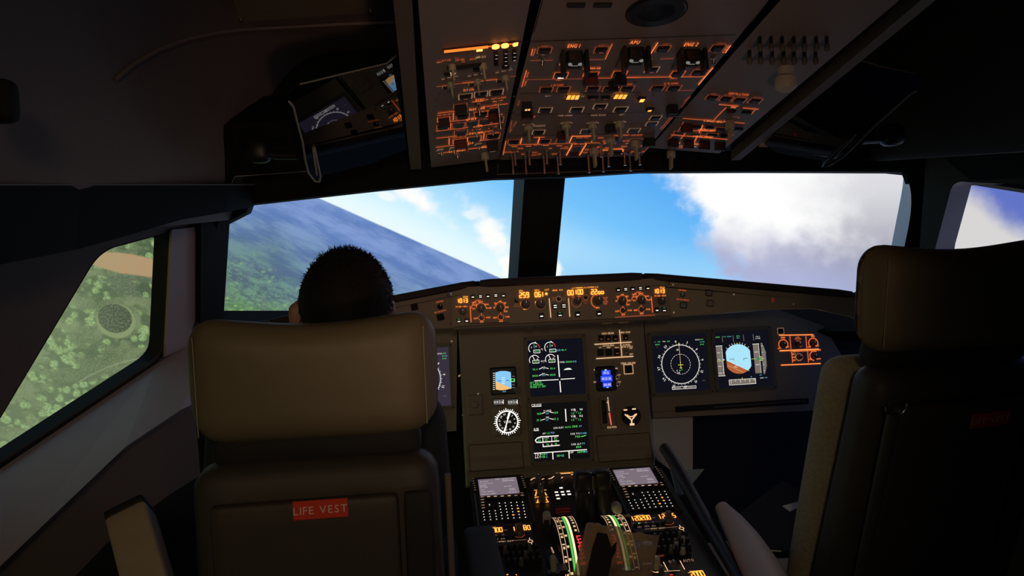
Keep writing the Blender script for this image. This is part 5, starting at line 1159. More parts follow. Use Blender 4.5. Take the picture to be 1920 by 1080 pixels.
# ------------------------------------------------------------------ centre pedestal
PF = Fr(at(1060, 930, 1.7), (1, 0, 0), (0, 1, .23)); PF.O[0] = 0
pa = PF.uv(880, 896); pb = PF.uv(1243, 879); v1 = (pa[1]+pb[1])/2; v0 = v1-.95
PD = thing('center_pedestal', 'black centre pedestal between the seats carrying keypads, levers and radio knobs', 'pedestal', PF.mat(0, 0, -.75))
mb = MB(); mb.prism([(pa[0], v0), (pb[0], v0), (pb[0], v1), (pa[0], v1)], -.03, -.004, 'black')
zz = [PF.w(u, v, -.03) for u, v in ((pa[0]+.02, v0), (pb[0]-.02, v0), (pb[0]-.02, v1-.03), (pa[0]+.02, v1-.03))]
mb2 = MB(); mb2.add(list(zz)+[np.array((p[0], p[1], 0)) for p in zz], [(0, 1, 2, 3), (7, 6, 5, 4), (0, 4, 5, 1), (1, 5, 6, 2), (2, 6, 7, 3), (3, 7, 4, 0)], 'black')
part('deck', mb, PD, PF.mat()); part('plinth', mb2, PD)
mb = MB(); e1 = PF.uv(1247, 850); 
for k in (0,):
    vs = []; pp = [PF.w(pb[0]+.012, v, .0) for v in np.linspace(v1+.01, v0, 14)]
    for i, p in enumerate(pp): h_ = .028*math.exp(-((i-.5)/3.)**2)+.012; vs.append(p+np.array((0, 0, h_)))
    mb.tube(vs, .014, 'black', 10)
part('edge_roll', mb, PD)
b = Pn(PD, PF, C6, 4, 1.6)
# --- keypad display units (one each side)
MS = PF.uv(*C6(300, 235)); MS2 = PF.uv(*C6(1325, 160)); dU = np.array(MS2)-np.array(MS)
def cdu(off, label):
    o = np.array(off); zz = PF.sc(935, 920)/4
    def W(x, y, n=0): u, v = PF.uv(*C6(x, y)); return PF.mat(u+o[0], v+o[1], n)
    def c(x, y): u, v = PF.uv(*C6(x, y)); return np.array((u, v))-np.array(MS)
    root = thing('keypad_display', label, 'keypad', W(300, 235)); root['group'] = 'keypad displays on the pedestal'
    W0 = W(300, 235); q4 = [c(95, 160), c(508, 135), c(560, 508), c(150, 530)]; x0 = (q4[0][0]+q4[3][0])/2; x1 = (q4[1][0]+q4[2][0])/2; y1 = (q4[0][1]+q4[1][1])/2; y0 = (q4[2][1]+q4[3][1])/2
    mb = MB(); mb.cbox(((x0+x1)/2, (y0+y1)/2, .004), (x1-x0, y1-y0, .008), .003, 'black'); part('casing', mb, root, W0)
    sw = abs(c(450, 225)[0]-c(157, 243)[0]); t_ = c(290, 172)[1]; b_ = c(310, 296)[1]; sh = t_-b_; cy = (t_+b_)/2
    p = MB(); p.rect((0, cy), sw, sh, 'mcdu_scr', .0088)
    def tx(t, fx, fy, h=.0032, al='l'): p.text(t, ((fx-.5)*sw, cy+(.5-fy)*sh), h*1.25, 'mcdu_txt', .0093, al=al, xs=.8, gap=.35)
    tx('CO RTE', .04, .17); tx('INIT', .45, .07); tx('FROM/TO', .62, .1, al='l'); tx('BBBB/BBBB', .62, .2); tx('ALTN/CO RTE', .03, .3, .0026); tx('NONE', .03, .42); tx('FLT NBR', .03, .52, .0026); tx('IRS INIT', .64, .55, .0028); tx('LAT', .04, .67, .0026); tx('COST INDEX', .04, .78, .0028); tx('LONG', .75, .7, .0026); tx('WIND', .75, .78); tx('CRZ FL/TEMP', .04, .92, .003); tx('TROPO', .72, .92); tx('1-2', .9, .06, .0028)
    part('screen', p, root, W0)
    kk = [0]
    def key(x, y, w_=30, h_=17, m='warm_white', ww=10, hh=7):
        A = q(zz*w_); B = q(zz*h_*2.0)
        def fn(mb): mb.cbox((0, 0, .0015), (A, B, .005), A*.12, 'button'); mb.rect((0, 0), zz*ww*.85, zz*hh*1.45, m, .0044)
        part('key', cached(('key', A, B, m, ww, hh), fn), root, W(x, y, .009))
    for i in range(6): key(110+i*3, 188+i*17, 22, 13, 'warm_dim', 12, 3); key(474+i*5, 172+i*16, 24, 13, 'warm_dim', 14, 3)
    for i, x in enumerate((178, 226, 276, 328, 380, 430, 478)): key(x, 326-i*2.2, 42, 17, 'warm_white' if i in (1, 2, 3, 4) else 'warm_dim', 26, 6); 
    for x, y in ((180, 346), (182, 367), (184, 388), (186, 409)): key(x, y, 38, 16, 'warm_dim', 26, 6)
    key(475, 296, 38, 15, 'warm_dim', 22, 4)
    key(232, 386, 30, 30, 'white_l', 6, 12)
    for r in range(6):
        for c_ in range(5):
            hot = (r, c_) in ((2, 3), (3, 3), (4, 2)); key(306+c_*43.5+r*4.4, 374-c_*2.2+r*23.2, 32, 17, 'amber_mid' if hot else 'white_l', 16 if hot else 8, 9 if hot else 7)
    for r in range(4):
        for c_ in range(3): key(185+c_*45+r*3.6, 436-c_*2.5+r*21.5, 30, 16, 'white_l', 7, 7)
    return root
cdu((0, 0), 'left keypad unit with pale violet screen, nearest the front left seat'); cdu(dU, 'right keypad unit with pale violet screen, beside the blue sheet')
# --- radio panels
def radio(off, d1, d2, d3, label):
    o = np.array(off)
    def W(x, y, n=0): u, v = PF.uv(*C6(x, y)); return PF.mat(u+o[0], v+o[1], n)
    R0 = (1480, 505); u0_, v0_ = PF.uv(*C6(*R0)); zz = PF.sc(*C6(*R0))/4
    def c(x, y): u, v = PF.uv(*C6(x, y)); return (u-u0_, v-v0_)
    root = thing('radio_panel', label, 'radio panel', W(*R0)); root['group'] = 'radio panels behind the keypads'
    W0 = W(*R0); mb = MB(); lo, hi_ = c(1480, 572)[1], c(1480, 432)[1]; mb.cbox((0, (lo+hi_)/2, .004), (zz*400, hi_-lo, .008), .002, 'black'); part('faceplate', mb, root, W0)
    p = MB(); H = zz*36*1.0
    p.seg7(d1, c(1365, 471), H, 'amber', .0088, adv=.70, vs_=1.55); p.text('---', c(1460, 468), zz*14, 'warm_white', .0088); p.seg7(d2, c(1522, 461), H, 'amber', .0088, adv=.8, vs_=1.55); p.seg7(d3, c(1612, 452), H, 'amber', .0088, adv=.8, vs_=1.55)
    p.text('ACTIVE', c(1355, 450), zz*10, 'warm_white', .0088); p.text('STBY/CRS', c(1560, 434), zz*10, 'warm_white', .0088)
    for t, x, y, m in (('VHF1', 1325, 512, 'warm_dim'), ('VHF2', 1380, 508, 'warm_dim'), ('VHF3', 1435, 504, 'warm_dim'), ('HF1', 1355, 540, 'warm_dim'), ('HF2', 1410, 534, 'warm_dim'), ('AM', 1460, 532, 'warm_dim')): p.text(t, c(x, y), zz*14, m, .0088)
    p.rect(c(1352, 511), zz*8, zz*12, 'green', .0088); p.line([c(1395, 556), c(1455, 551)], zz*3, 'warm_dim', .0088); p.line([c(1530, 546), c(1640, 538)], zz*3, 'warm_dim', .0088); p.text('STBY NAV', c(1492, 550), zz*13, 'warm_white', .0088); p.arc(c(1570, 500), zz*40, 190, 350, zz*5, 'orange_dim', .0088)
    p.arc(c(1670, 550), zz*16, 0, 360, zz*6, 'warm_white', .0088); p.line([c(1660, 538), c(1655, 525)], zz*6, 'warm_white', .0088); p.line([c(1680, 560), c(1690, 572)], zz*5, 'warm_white', .0088)
    part('legend_print', p, root, W0)
    mb = MB(); mb.cyl((0, 0, .008), zz*34, .010, 'knob', 24, rim=.002); mb.cyl((0, 0, .018), zz*24, .014, 'knob', 20, rim=.002); part('rotary_knob', mb, root, W(1570, 495))
    for i in range(5):
        mb = MB(); mb.cbox((0, 0, .010), (zz*34, zz*26, .006), .001, 'button'); part('push_button', mb, root, W(1330+i*52, 526-i*4))
    return root
radio((0, 0), '120200', '12', '5', 'radio panel with amber digits behind the right keypad')
offl = np.array(PF.uv(*C6(360, 600)))-np.array(PF.uv(*C6(1480, 505))); radio(offl, '122300', '1', '80', 'radio panel with amber digits behind the left keypad')
# --- middle: switching panel and system page keys
b.T('SWITCHING', 795, 112, 16, 'amber_mid'); b.L([(750, 118), (842, 110)], 9, 'warm_white'); b.L([(962, 115), (998, 110)], 9, 'warm_white'); b.L([(540, 165), (560, 150), (575, 148)], 10, 'warm_white'); b.L([(622, 160), (642, 152)], 9, 'warm_white'); b.L([(672, 155), (695, 150), (715, 135)], 10, 'warm_white'); b.L([(762, 152), (782, 142)], 9, 'warm_white'); b.L([(842, 122), (862, 125)], 10, 'warm_white')
b.knob(600, 180, 26, .02); b.knob(745, 172, 26, .02); b.knob(880, 165, 22, .02, 'black')
b.L([(565, 240), (592, 238)], 8, 'amber_mid'); b.L([(632, 240), (658, 237)], 8, 'amber_mid'); b.L([(585, 245), (575, 285)], 9, 'amber_mid'); b.L([(645, 255), (660, 280)], 9, 'amber_mid'); b.L([(570, 295), (605, 290)], 8, 'amber_mid'); b.L([(640, 295), (672, 290)], 8, 'amber_mid'); b.L([(600, 300), (590, 330)], 9, 'amber_mid'); b.L([(655, 300), (668, 325)], 9, 'amber_mid'); b.L([(580, 333), (605, 332)], 9, 'amber_mid'); b.L([(652, 330), (678, 328)], 9, 'amber_mid')
b.knob(615, 255, 27, .02); b.knob(625, 312, 27, .02)
for x, y in ((768, 232), (733, 264), (778, 262), (822, 258), (740, 287), (785, 283), (830, 280), (747, 312), (915, 248), (960, 245), (920, 272), (965, 268)): b.button(x, y+2, 38, 17, name='page_key', hi=.004); b.R(x, y, 26, 14, 'white_l', .0045)
b.p.text('CAUTION', b.c(780, 382), b.z(780, 382, 14), 'red_dim'); b.p.text('WARNING', b.c(782, 402), b.z(780, 402, 14), 'red_dim'); b.R(782, 392, 110, 90, 'red_plate' if 'red_plate' in M else 'guard_red', .0006)
b.button(1035, 250, 12, 60, body='lever_grey', hi=.01, name='guarded_key'); b.button(965, 190, 12, 60, body='lever_grey', hi=.01, name='guarded_key')
# rows of small audio knobs behind the radios
for (ox, oy) in ((0, 0), (-1120, 95)):
    for r in range(3):
        for k in range(6):
            x, y = 1470+ox+k*46+r*14, 612+oy+r*48-k*3
            if y < 880: b.knob(x, y, 17, .016, 'black' if (k+r) % 4 else 'knob', ptr=False)
for x, y in ((1682, 628), (1630, 672), (1680, 712)): b.knob(x, y, 20, .014, 'lever_grey', ptr=False)
b.T('FLOOD LT', 1438, 790, 16, 'warm_white'); b.knob(1480, 815, 34, .022, 'knob_beige'); b.A(1480, 830, 44, 200, 340, 8, 'warm_white'); b.L([(1535, 778), (1568, 842)], 7, 'warm_white'); b.L([(1660, 768), (1695, 835)], 7, 'warm_white'); b.T('OFF', 1600, 776, 20, 'warm_dim'); b.T('AUTO', 1722, 767, 20, 'warm_dim')
b.knob(1610, 820, 22, .016, 'knob'); b.knob(1520, 860, 20, .016, 'knob'); b.L([(1480, 852), (1660, 842)], 5, 'warm_white'); b.R(1595, 874, 26, 10, 'red_l')
b.D('2000', 1790, 868, 42, 'amber', .62); b.L([(1835, 852), (1720, 860)], 5, 'amber_mid'); b.L([(360, 876), (372, 870)], 10, 'amber_mid'); b.L([(430, 872), (436, 878)], 8, 'amber_mid')
b.T('AIDS PRINT', 1490, 735, 14, 'orange_dim')
b.done()
# --- trim wheels with lit scales
def trim_wheel(px, py, d_, mir, label):
    P = at(px, py, d_); Rr = .125; a18 = math.radians(18); C0 = P-Rr*np.array((0, math.sin(a18), math.cos(a18))); root = thing('trim_wheel', label, 'trim wheel', Matrix.Translation(Vector(C0))); root['group'] = 'trim wheels on the pedestal'
    wd = .046; s_ = -1 if mir else 1; mb = MB(); mb.cyl((-wd*.5 if not mir else -wd*.5, 0, 0), Rr-.0005, wd, 'black', 64, axis=0); part('wheel', mb, root, Matrix.Translation(Vector(C0)))
    p = MB()
    def S(x, th, r=Rr): x = (x-.5)*wd*s_; t = math.radians(th); return (x, -r*math.sin(t), r*math.cos(t))
    def band(x0, x1, t0, t1, m, r=Rr+.0003, skew=0, n_=14):
        vs = []
        for i in range(n_+1):
            t = t0+(t1-t0)*i/n_; k = i/n_*skew; vs += [S(x0+k, t, r), S(x1+k, t, r)]
        p.add(vs, [(2*i, 2*i+1, 2*i+3, 2*i+2) for i in range(n_)] if not mir else [(2*i+1, 2*i, 2*i+2, 2*i+3) for i in range(n_)], m)
    band(.52, .62, -26, 68, 'arc_yellow'); band(.40, .49, -12, 62, 'arc_green'); band(.02, .045, -22, 64, 'warm_white'); band(.215, .235, -10, 62, 'warm_white')
    for k in range(7): t = -14+12*k; band(.07, .19, t, t+1.2, 'warm_white', n_=2); band(.09, .17, t+3, t+5.5, 'warm_white', n_=2); band(.26, .36, t+2, t+4.2, 'warm_white', n_=2)
    band(.72, .93, -18, -16.8, 'warm_white', n_=2); band(.90, .92, -18, 22, 'warm_white'); 
    for k in range(6): t = -12+6*k; band(.74, .84, t, t+2.4, 'warm_white', n_=2)
    for k in range(7): t = 26+3.6*k; band(.74, .94, t, t+1.3, 'red_hatch', n_=2); band(.74+.03*(k % 3), .80+.03*(k % 3), t, t+3, 'red_hatch', n_=2)
    band(.70, .94, 52, 54.5, 'red_hatch', n_=2)
    part('lit_scale', p, root, Matrix.Translation(Vector(C0)))
trim_wheel(1054, 969, 1.58, False, 'left trim wheel with bright white and green glowing scale'); trim_wheel(1143, 966, 1.58, True, 'right trim wheel, its glowing scale half covered by the plastic sleeve')
# --- thrust levers, speed brake and flap levers
def wpart(name, fn, root, P): mb = MB(); fn(mb); return part(name, mb, root, Matrix.Translation(Vector(P)))
for k, (px, py, lb) in enumerate(((1092, 925, 'black thrust lever, the left one of the pair between the keypads'), (1126, 922, 'black thrust lever, the right one of the pair between the keypads'))):
    P = at(px, py+18, 1.62); t = thing('thrust_lever', lb, 'lever', Matrix.Translation(Vector(P)), 'thrust levers'); 
    wpart('lever_arm', lambda m: (m.rbox((0, 0, -.02), (.026, .035, .12), .008, 'black', 6)), t, P); wpart('lever_grip', lambda m: m.rbox((0, -.012, .052), (.040, .036, .045), .012, 'black', 8), t, P); wpart('release_button', lambda m: m.cbox((.02 if k == 0 else -.02, -.02, .05), (.004, .016, .026), .001, 'lever_grey'), t, P)
P = at(1024, 985, 1.58); t = thing('speed_brake_lever', 'speed brake lever with grey knob left of the left trim wheel', 'lever', Matrix.Translation(Vector(P)))
wpart('lever_arm', lambda m: m.box((0, 0, -.04), (.010, .02, .11), 'black'), t, P); wpart('knob', lambda m: m.rbox((.002, 0, .015), (.017, .02, .030), .008, 'lever_grey', 8), t, P); wpart('slot_plate', lambda m: (m.box((.0, -.06, -.030), (.03, .22, .008), 'black'), m.box((.001, -.06, -.0255), (.003, .05, .001), 'warm_dim'), m.box((.001, -.12, -.0255), (.003, .03, .001), 'lever_grey')), t, P)
P = at(1174, 985, 1.55); t = thing('flap_lever', 'flap lever with grey paddle between right trim wheel and right radio', 'lever', Matrix.Translation(Vector(P)))
wpart('lever_arm', lambda m: m.box((.002, 0, -.03), (.012, .02, .10), 'black'), t, P); wpart('paddle', lambda m: m.rbox((.004, 0, .0), (.016, .014, .046), .006, 'lever_grey', 8), t, P); wpart('knob', lambda m: m.rbox((-.012, .03, .028), (.020, .03, .024), .009, 'lever_grey', 8), t, P)
P = at(1037, 1057, 1.38); t = thing('parking_brake_handle', 'small grey paddle handle at the lower left of the left trim wheel', 'handle', Matrix.Translation(Vector(P)))
wpart('paddle', lambda m: m.rbox((0, 0, 0), (.011, .012, .032), .005, 'lever_grey', 8), t, P); wpart('base', lambda m: m.cyl((0, 0, -.05), .012, .035, 'black', 16), t, P)
# --- plastic sleeve lying on the pedestal and the dark pouch inside it
SFm = Fr(at(1140, 1040, 1.42), (1, 0, .05), (0, 1, .75)); mb = MB(); n = 26
cor = [SFm.uv(*p) for p in [(1099, 982), (1236, 1003), (1216, 1120), (1066, 1120)]]; vs = []
rs = np.random.RandomState(3)
for j in range(n+1):
    for i in range(n+1):
        a = i/n; c = j/n; top = np.array(cor[0])*(1-a)+np.array(cor[1])*a; bt = np.array(cor[3])*(1-a)+np.array(cor[2])*a; p = top*(1-c)+bt*c
        if j == 0: p = p+np.array((0, .0015*math.sin(i*1.7)))
        nn = .006*math.sin(a*7+c*3)+.004*math.sin(a*19-c*5)+.003*math.sin(c*17+a*4); vs.append((p[0], p[1], nn))
mb.add(vs, [(j*(n+1)+i, (j+1)*(n+1)+i, (j+1)*(n+1)+i+1, j*(n+1)+i+1) for j in range(n) for i in range(n)], 'plastic', True)
me = mb.mesh('plastic_sleeve'); ob = link('plastic_sleeve', me, SFm.mat()); sm = ob.modifiers.new('thickness', 'SOLIDIFY'); sm.thickness = .0008
tag(ob, 'crumpled clear plastic sleeve lying over the rear of the pedestal', 'plastic sleeve')
mb = MB(); S2 = SFm.shift(.016); mb.prism([S2.uv(*p) for p in [(1110, 1031), (1120, 1000), (1138, 1003), (1146, 1028), (1156, 1017), (1155, 1034), (1148, 1045), (1136, 1105), (1094, 1105)]][::-1], -.004, .004, 'black'); ob = link('pouch', mb.mesh('pouch'), S2.mat()); tag(ob, 'small black pouch lying against the clear plastic sleeve', 'pouch')

# ------------------------------------------------------------------ seats
def seat(x, y, dz, rec, yaw, label, lab_off, arm_left=True, fleece=False, hw=1.0):
    root = thing('pilot_seat', label, 'pilot seat', Matrix.Translation((x, y, 0)) @ Matrix.Rotation(yaw, 4, 'Z')); root['group'] = 'pilot seats'
    B = WM[root.name]; Tt = lambda a, b_, c: B @ Matrix.Translation((a, b_, c))
    zt = 1.085+dz; rc = Matrix.Rotation(rec, 4, 'X'); Wb = Tt(0, 0, zt) @ rc      # origin at the top rear edge of the backrest, -z down along it
    hl_ = .60
    mb = MB()
    def sh(q_): k = .5-q_[2]/hl_; return (q_[0]*(1+.10*max(0, k-.15)*(0 if k < .15 else 1)), q_[1]+.010*math.cos(q_[0]/.19*1.57), q_[2])
    mb.rbox((0, .055, -hl_/2), (.345*hw, .085, hl_), .035, 'seat_shell', 16, sh); part('backrest', mb, root, Wb)
    mb = MB(); mb.rbox((-.012, .004, -hl_/2-.008), (.255*hw, .022, hl_-.07), .008, 'seat_panel', 12); part('back_panel', mb, root, Wb)
    mb = MB()
    mb.rbox((.143, -.002, -.30), (.040, .014, .52), .006, 'seat_dark', 8)
    if False: pass
    part('rear_rails', mb, root, Wb)
    mb = MB()
    mb.rbox((0, .15, -hl_/2-.012), (.350*hw, .085, hl_-.02), .042, 'fleece' if fleece else 'seat_dark', 14); part('back_cushion', mb, root, Wb)
    mb = MB()
    for sx in (-1, 1): mb = MB(); mb.rbox((sx*.10, .075, .02), (.03, .02, .09), .008, 'seat_dark', 6); part('headrest_post', mb, root, Wb)
    mb = MB(); mb.rbox((0, .085, .012), (.30*hw, .06, .05), .02, 'seat_dark', 10); part('headrest_skirt', mb, root, Wb)
    # headrest: saddle shaped top, rounded ends
    def hd(q_):
        a = q_[0]/.188; t = max(0, q_[2]/.095); return (q_[0]*(1-.05*max(0, -q_[2]/.088)**2), q_[1]+(.016*abs(a)**5 if q_[1] < 0 else -.01*a*a), q_[2]+(-.010*math.cos((a-.05)*2.6)*t))
    mb = MB(); mb.rbox((0, 0, 0), (.358*hw, .100, .176), .042, 'seat_leather', 22, hd)
    Wh = Wb @ Matrix.Translation((0, .085, .112)) @ Matrix.Rotation(-rec*.6, 4, 'X'); h_ = part('headrest', mb, root, Wh)
    mb = MB()
    for sx in (-1, 1): mb = MB(); mb.tube([(sx*.160*hw, -.0435+.004, z_) for z_ in np.linspace(-.070, .072, 9)], .0008, 'seam', 6); part('seam', mb, h_, Wh)
    # label
    mb = MB(); mb.cbox((0, 0, .001), (.0745, .0265, .002), .001, 'label_red'); Wl = Wb @ Matrix.Translation((lab_off[0], -.0085, lab_off[1])) @ Matrix.Rotation(math.pi/2, 4, 'X') @ Matrix.Rotation(lab_off[2], 4, 'Z')
    lb = part('life_vest_label', mb, root, Wl, 'red LIFE VEST placard'); p = MB(); p.text('LIFE VEST', (0, 0), .0106, 'label_white', .0024, xs=.98, gap=.24); part('lettering', p, lb, Wl)
    # pan, base, armrests
    by = hl_*math.sin(rec)+.12; mb = MB(); mb.rbox((0, by+.24, zt-.60), (.46, .50, .12), .045, 'fleece' if fleece else 'seat_dark', 12); part('seat_cushion', mb, root, B)
    mb = MB(); mb.rbox((0, by+.2, .25), (.16, .22, .46), .03, 'seat_shell', 6); mb.rbox((0, by+.2, .03), (.42, .5, .05), .015, 'seat_shell', 6); part('base', mb, root, B)
    return root, B, Wb, by
capt, B, Wb, by = seat(-.532, 1.075, -.028, math.radians(2), math.radians(0), 'near left seat with smooth olive headrest and a red placard, a person sitting in it', (.010, -.054, math.radians(0)))
# raised left armrest and lowered right armrest of the captain's seat
a_, b_ = at(245, 968, 1.02), at(290, 1130, .93); mb = MB(); d_ = b_-a_; L = np.linalg.norm(d_); cxx = (a_+b_)/2; Rm = np.array([nrm(np.cross(d_, (0, 1, 0))), nrm(np.cross(d_, np.cross(d_, (0, 1, 0)))), nrm(d_)]).T
mb.rbox((0, 0, 0), (.05, .045, L), .006, 'beige_plastic', 8); Wq = Matrix.Identity(4)
for i in range(3):
    for j in range(3): Wq[i][j] = Rm[i][j]
    Wq[i][3] = cxx[i]
Wq = Wq @ Matrix.Rotation(-.35, 4, 'Z')
ar = part('armrest', mb, capt, Wq); mb = MB(); mb.rbox((0, 0, -L/2-.004), (.05, .044, .014), .005, 'rubber', 6); part('armrest_cap', mb, ar, Wq)
mb = MB(); p0, p1 = at(905, 1000, 1.42), at(915, 1130, 1.18); mb.rbox(tuple((p0+p1)/2+np.array((0, 0, -.02))), (.062, .36, .055), .014, 'seat_dark', 8, None); part('armrest', mb, capt)
mb = MB(); pp = [Wb @ Vector((.186, .03, -z_)) for z_ in np.linspace(.03, .58, 8)]; mb.tube([tuple(p) for p in pp], .005, 'wall_brown', 8); part('edge_trim', mb, capt)  # light on the shell's right edge, drawn as a paler brown tube
fo, B2, Wb2, by2 = seat(.527, 1.17, .022, math.radians(17), math.radians(5), 'empty right seat leaning back, olive headrest and woolly cushion edges', (.035, -.075, math.radians(2)), fleece=True)
mb = MB(); pts = [at(1352, 950, 1.55), at(1376, 985, 1.50), at(1400, 1020, 1.42), at(1432, 1075, 1.30), at(1470, 1150, 1.18)]; mb.tube(pts, .03, 'wall_grey', 10, rs=[.014, .026, .032, .036, .036]); part('armrest', mb, fo)
mb = MB(); pp = [Wb2 @ Vector((-.150, -.006, -z_)) for z_ in np.linspace(.05, .58, 8)]; mb.tube([tuple(p) for p in pp], .010, 'seat_shell', 8); part('side_strap', mb, fo)
mb = MB(); pp = [Wb2 @ Vector((-.145+.02*math.cos(t), -.004, -.035-.02*math.sin(t))) for t in np.linspace(0, 3.1, 8)]; mb.tube([tuple(p) for p in pp], .003, 'steel', 6); part('chrome_loop', mb, fo, label='chrome loop')

# ------------------------------------------------------------------ right footwell things
mb = MB(); mb.prism([(x, y) for x, y in [MP.shift(-.06).uv(*p) for p in [(1222, 770), (1299, 768), (1299, 888), (1262, 885), (1232, 862), (1226, 850)]]][::-1], -.01, 0, 'liner'); struct('trim_9', mb, MP.shift(-.06).mat())
F_ = Fr(at(1290, 900, 1.95), (1, -.1, 0), (0, .5, .8)); mb = MB(); mb.prism([F_.uv(*p) for p in [(1258, 882), (1321, 879), (1281, 928), (1270, 926)]][::-1], -.012, 0, 'paper_blue'); ob = link('chart_folder', mb.mesh('chart_folder'), F_.mat()); tag(ob, 'blue grey folder leaning in the footwell right of the pedestal', 'folder')
F_ = Fr(at(1430, 1000, 1.5), (1, 0, 0), (0, .9, .45)); mb = MB(); pl = [F_.uv(*p) for p in [(1372, 972), (1394, 994), (1428, 1026), (1446, 1034), (1500, 1033), (1560, 960), (1470, 900)]][::-1]; mb.prism(rounded(pl, .01), -.02, 0, 'black'); 
bag = link('flight_bag', None, F_.mat()); tag(bag, 'black flight bag with a white edge beside the right seat', 'bag'); part('bag_body', mb, bag, F_.mat())
mb = MB(); mb.tube([(*F_.uv(*p), .002) for p in [(1381, 982), (1396, 996), (1412, 1010), (1430, 1026), (1446, 1034), (1464, 1035)]], .0013, 'liner', 6); part('white_piping', mb, bag, F_.mat())
F_ = Fr(at(1483, 948, 1.52), (1, 0, 0), (0, .9, .45)); mb = MB(); mb.prism([F_.uv(*p) for p in [(1467, 949), (1500, 940), (1500, 950), (1481, 959)]][::-1], -.001, .001, 'paper_white'); ob = link('paper_sheet', mb.mesh('paper_sheet'), F_.mat()); tag(ob, 'corner of a white paper sheet beside the right seat cushion', 'paper')
F_ = Fr(at(1500, 266, 1.93), (1, 0, 0), (0, -.2, 1)); mb = MB(); mb.prism([F_.uv(*p) for p in [(1424, 258), (1447, 253), (1500, 257), (1592, 267), (1584, 271), (1424, 276)]][::-1], -.006, 0, 'cream'); vp = thing('vent_plate', 'narrow cream plate with three dark dots above the right windshield', 'plate', F_.mat()); part('plate', mb, vp, F_.mat())
for x in (1443, 1451, 1465): mb = MB(); mb.cyl((0, 0, 0), .0035, .001, 'black', 12); part('hole', mb, vp, F_.mat(*F_.uv(x, 270)))
# small dark grip at the far left edge
P = at(2, 190, .95); mb = MB(); mb.rbox(tuple(P), (.035, .03, .05), .012, 'rubber', 8); ob = link('ceiling_grip', mb.mesh('ceiling_grip'), I4); tag(ob, 'black rubber grip on the ceiling at the far left', 'grip')

# ------------------------------------------------------------------ the person in the left seat
def remesh(mb, vox, name, smooth=6):
    me = mb.mesh(name+'_src'); ob = bpy.data.objects.new('tmp', me); col.objects.link(ob)
    m = ob.modifiers.new('r', 'REMESH'); m.mode = 'VOXEL'; m.voxel_size = vox; m.use_smooth_shade = True
    s_ = ob.modifiers.new('s', 'SMOOTH'); s_.iterations = smooth; s_.factor = .5
    bpy.context.view_layer.update(); r = bpy.data.meshes.new_from_object(ob.evaluated_get(bpy.context.evaluated_depsgraph_get())); r.name = name
    bpy.data.objects.remove(ob); return r
def ball(mb, c, r, m, n=12):
    r = (r, r, r) if np.isscalar(r) else r; vs = []; fs = []
    for j in range(n+1):
        for i in range(2*n): a = math.pi*i/n; t = math.pi*j/n; vs.append((c[0]+r[0]*math.sin(t)*math.cos(a), c[1]+r[1]*math.sin(t)*math.sin(a), c[2]+r[2]*math.cos(t)))
    for j in range(n):
        for i in range(2*n): k = 2*n; fs.append((j*k+i, (j+1)*k+i, (j+1)*k+(i+1) % k, j*k+(i+1) % k))
    mb.add(vs, fs, m, True)
def limb(mb, pts, rs, m='skin'):
    for i in range(len(pts)-1):
        P, Q = np.array(pts[i]), np.array(pts[i+1]); k = max(2, int(np.linalg.norm(Q-P)/(.35*min(rs[i], rs[i+1])))); k = min(k, 24)
        for j in range(k+1): t = j/k; ball(mb, P+(Q-P)*t, rs[i]+(rs[i+1]-rs[i])*t, m, 6)
HC = np.array((-.502, 1.340, 1.252))
def body(mb, g=0.0, clothes=False):
    x0 = -.530
    sh_l, sh_r = (x0-.165, 1.37, 1.045), (x0+.130, 1.38, 1.045); el_l, el_r = (x0-.235, 1.50, .82), (x0+.148, 1.47, .84); wr_l, wr_r = (x0-.20, 1.74, .80), (x0+.10, 1.69, .77)
    torso = [((x0, 1.46, .60), (.155, .115, .09)), ((x0, 1.44, .70), (.145, .105, .10)), ((x0, 1.41, .82), (.140, .105, .10)), ((x0-.01, 1.385, .94), (.150, .110, .10)), ((x0-.015, 1.375, 1.02), (.145, .095, .06))]
    return sh_l, sh_r, el_l, el_r, wr_l, wr_r, torso
sh_l, sh_r, el_l, el_r, wr_l, wr_r, torso = body(None)
mb = MB()
for c, r in torso: ball(mb, c, r, 'skin')
limb(mb, [sh_l, (-.535, 1.375, 1.06), sh_r], [.050, .060, .050]); limb(mb, [(-.505, 1.375, 1.06), (-.503, 1.35, 1.14), (-.50, 1.340, 1.20)], [.062, .055, .054])
for s_, e_, w_ in ((sh_l, el_l, wr_l), (sh_r, el_r, wr_r)): limb(mb, [s_, e_, w_], [.048, .038, .027])
hipz = .575
for sx in (-1, 1):
    hp = (-.505+sx*.085, 1.48, hipz); kn = (-.505+sx*.12, 1.90, .60); an = (-.505+sx*.11, 2.10, .22); limb(mb, [hp, kn, an], [.078, .056, .040]); limb(mb, [an, (an[0], an[1]+.12, .165)], [.038, .028])
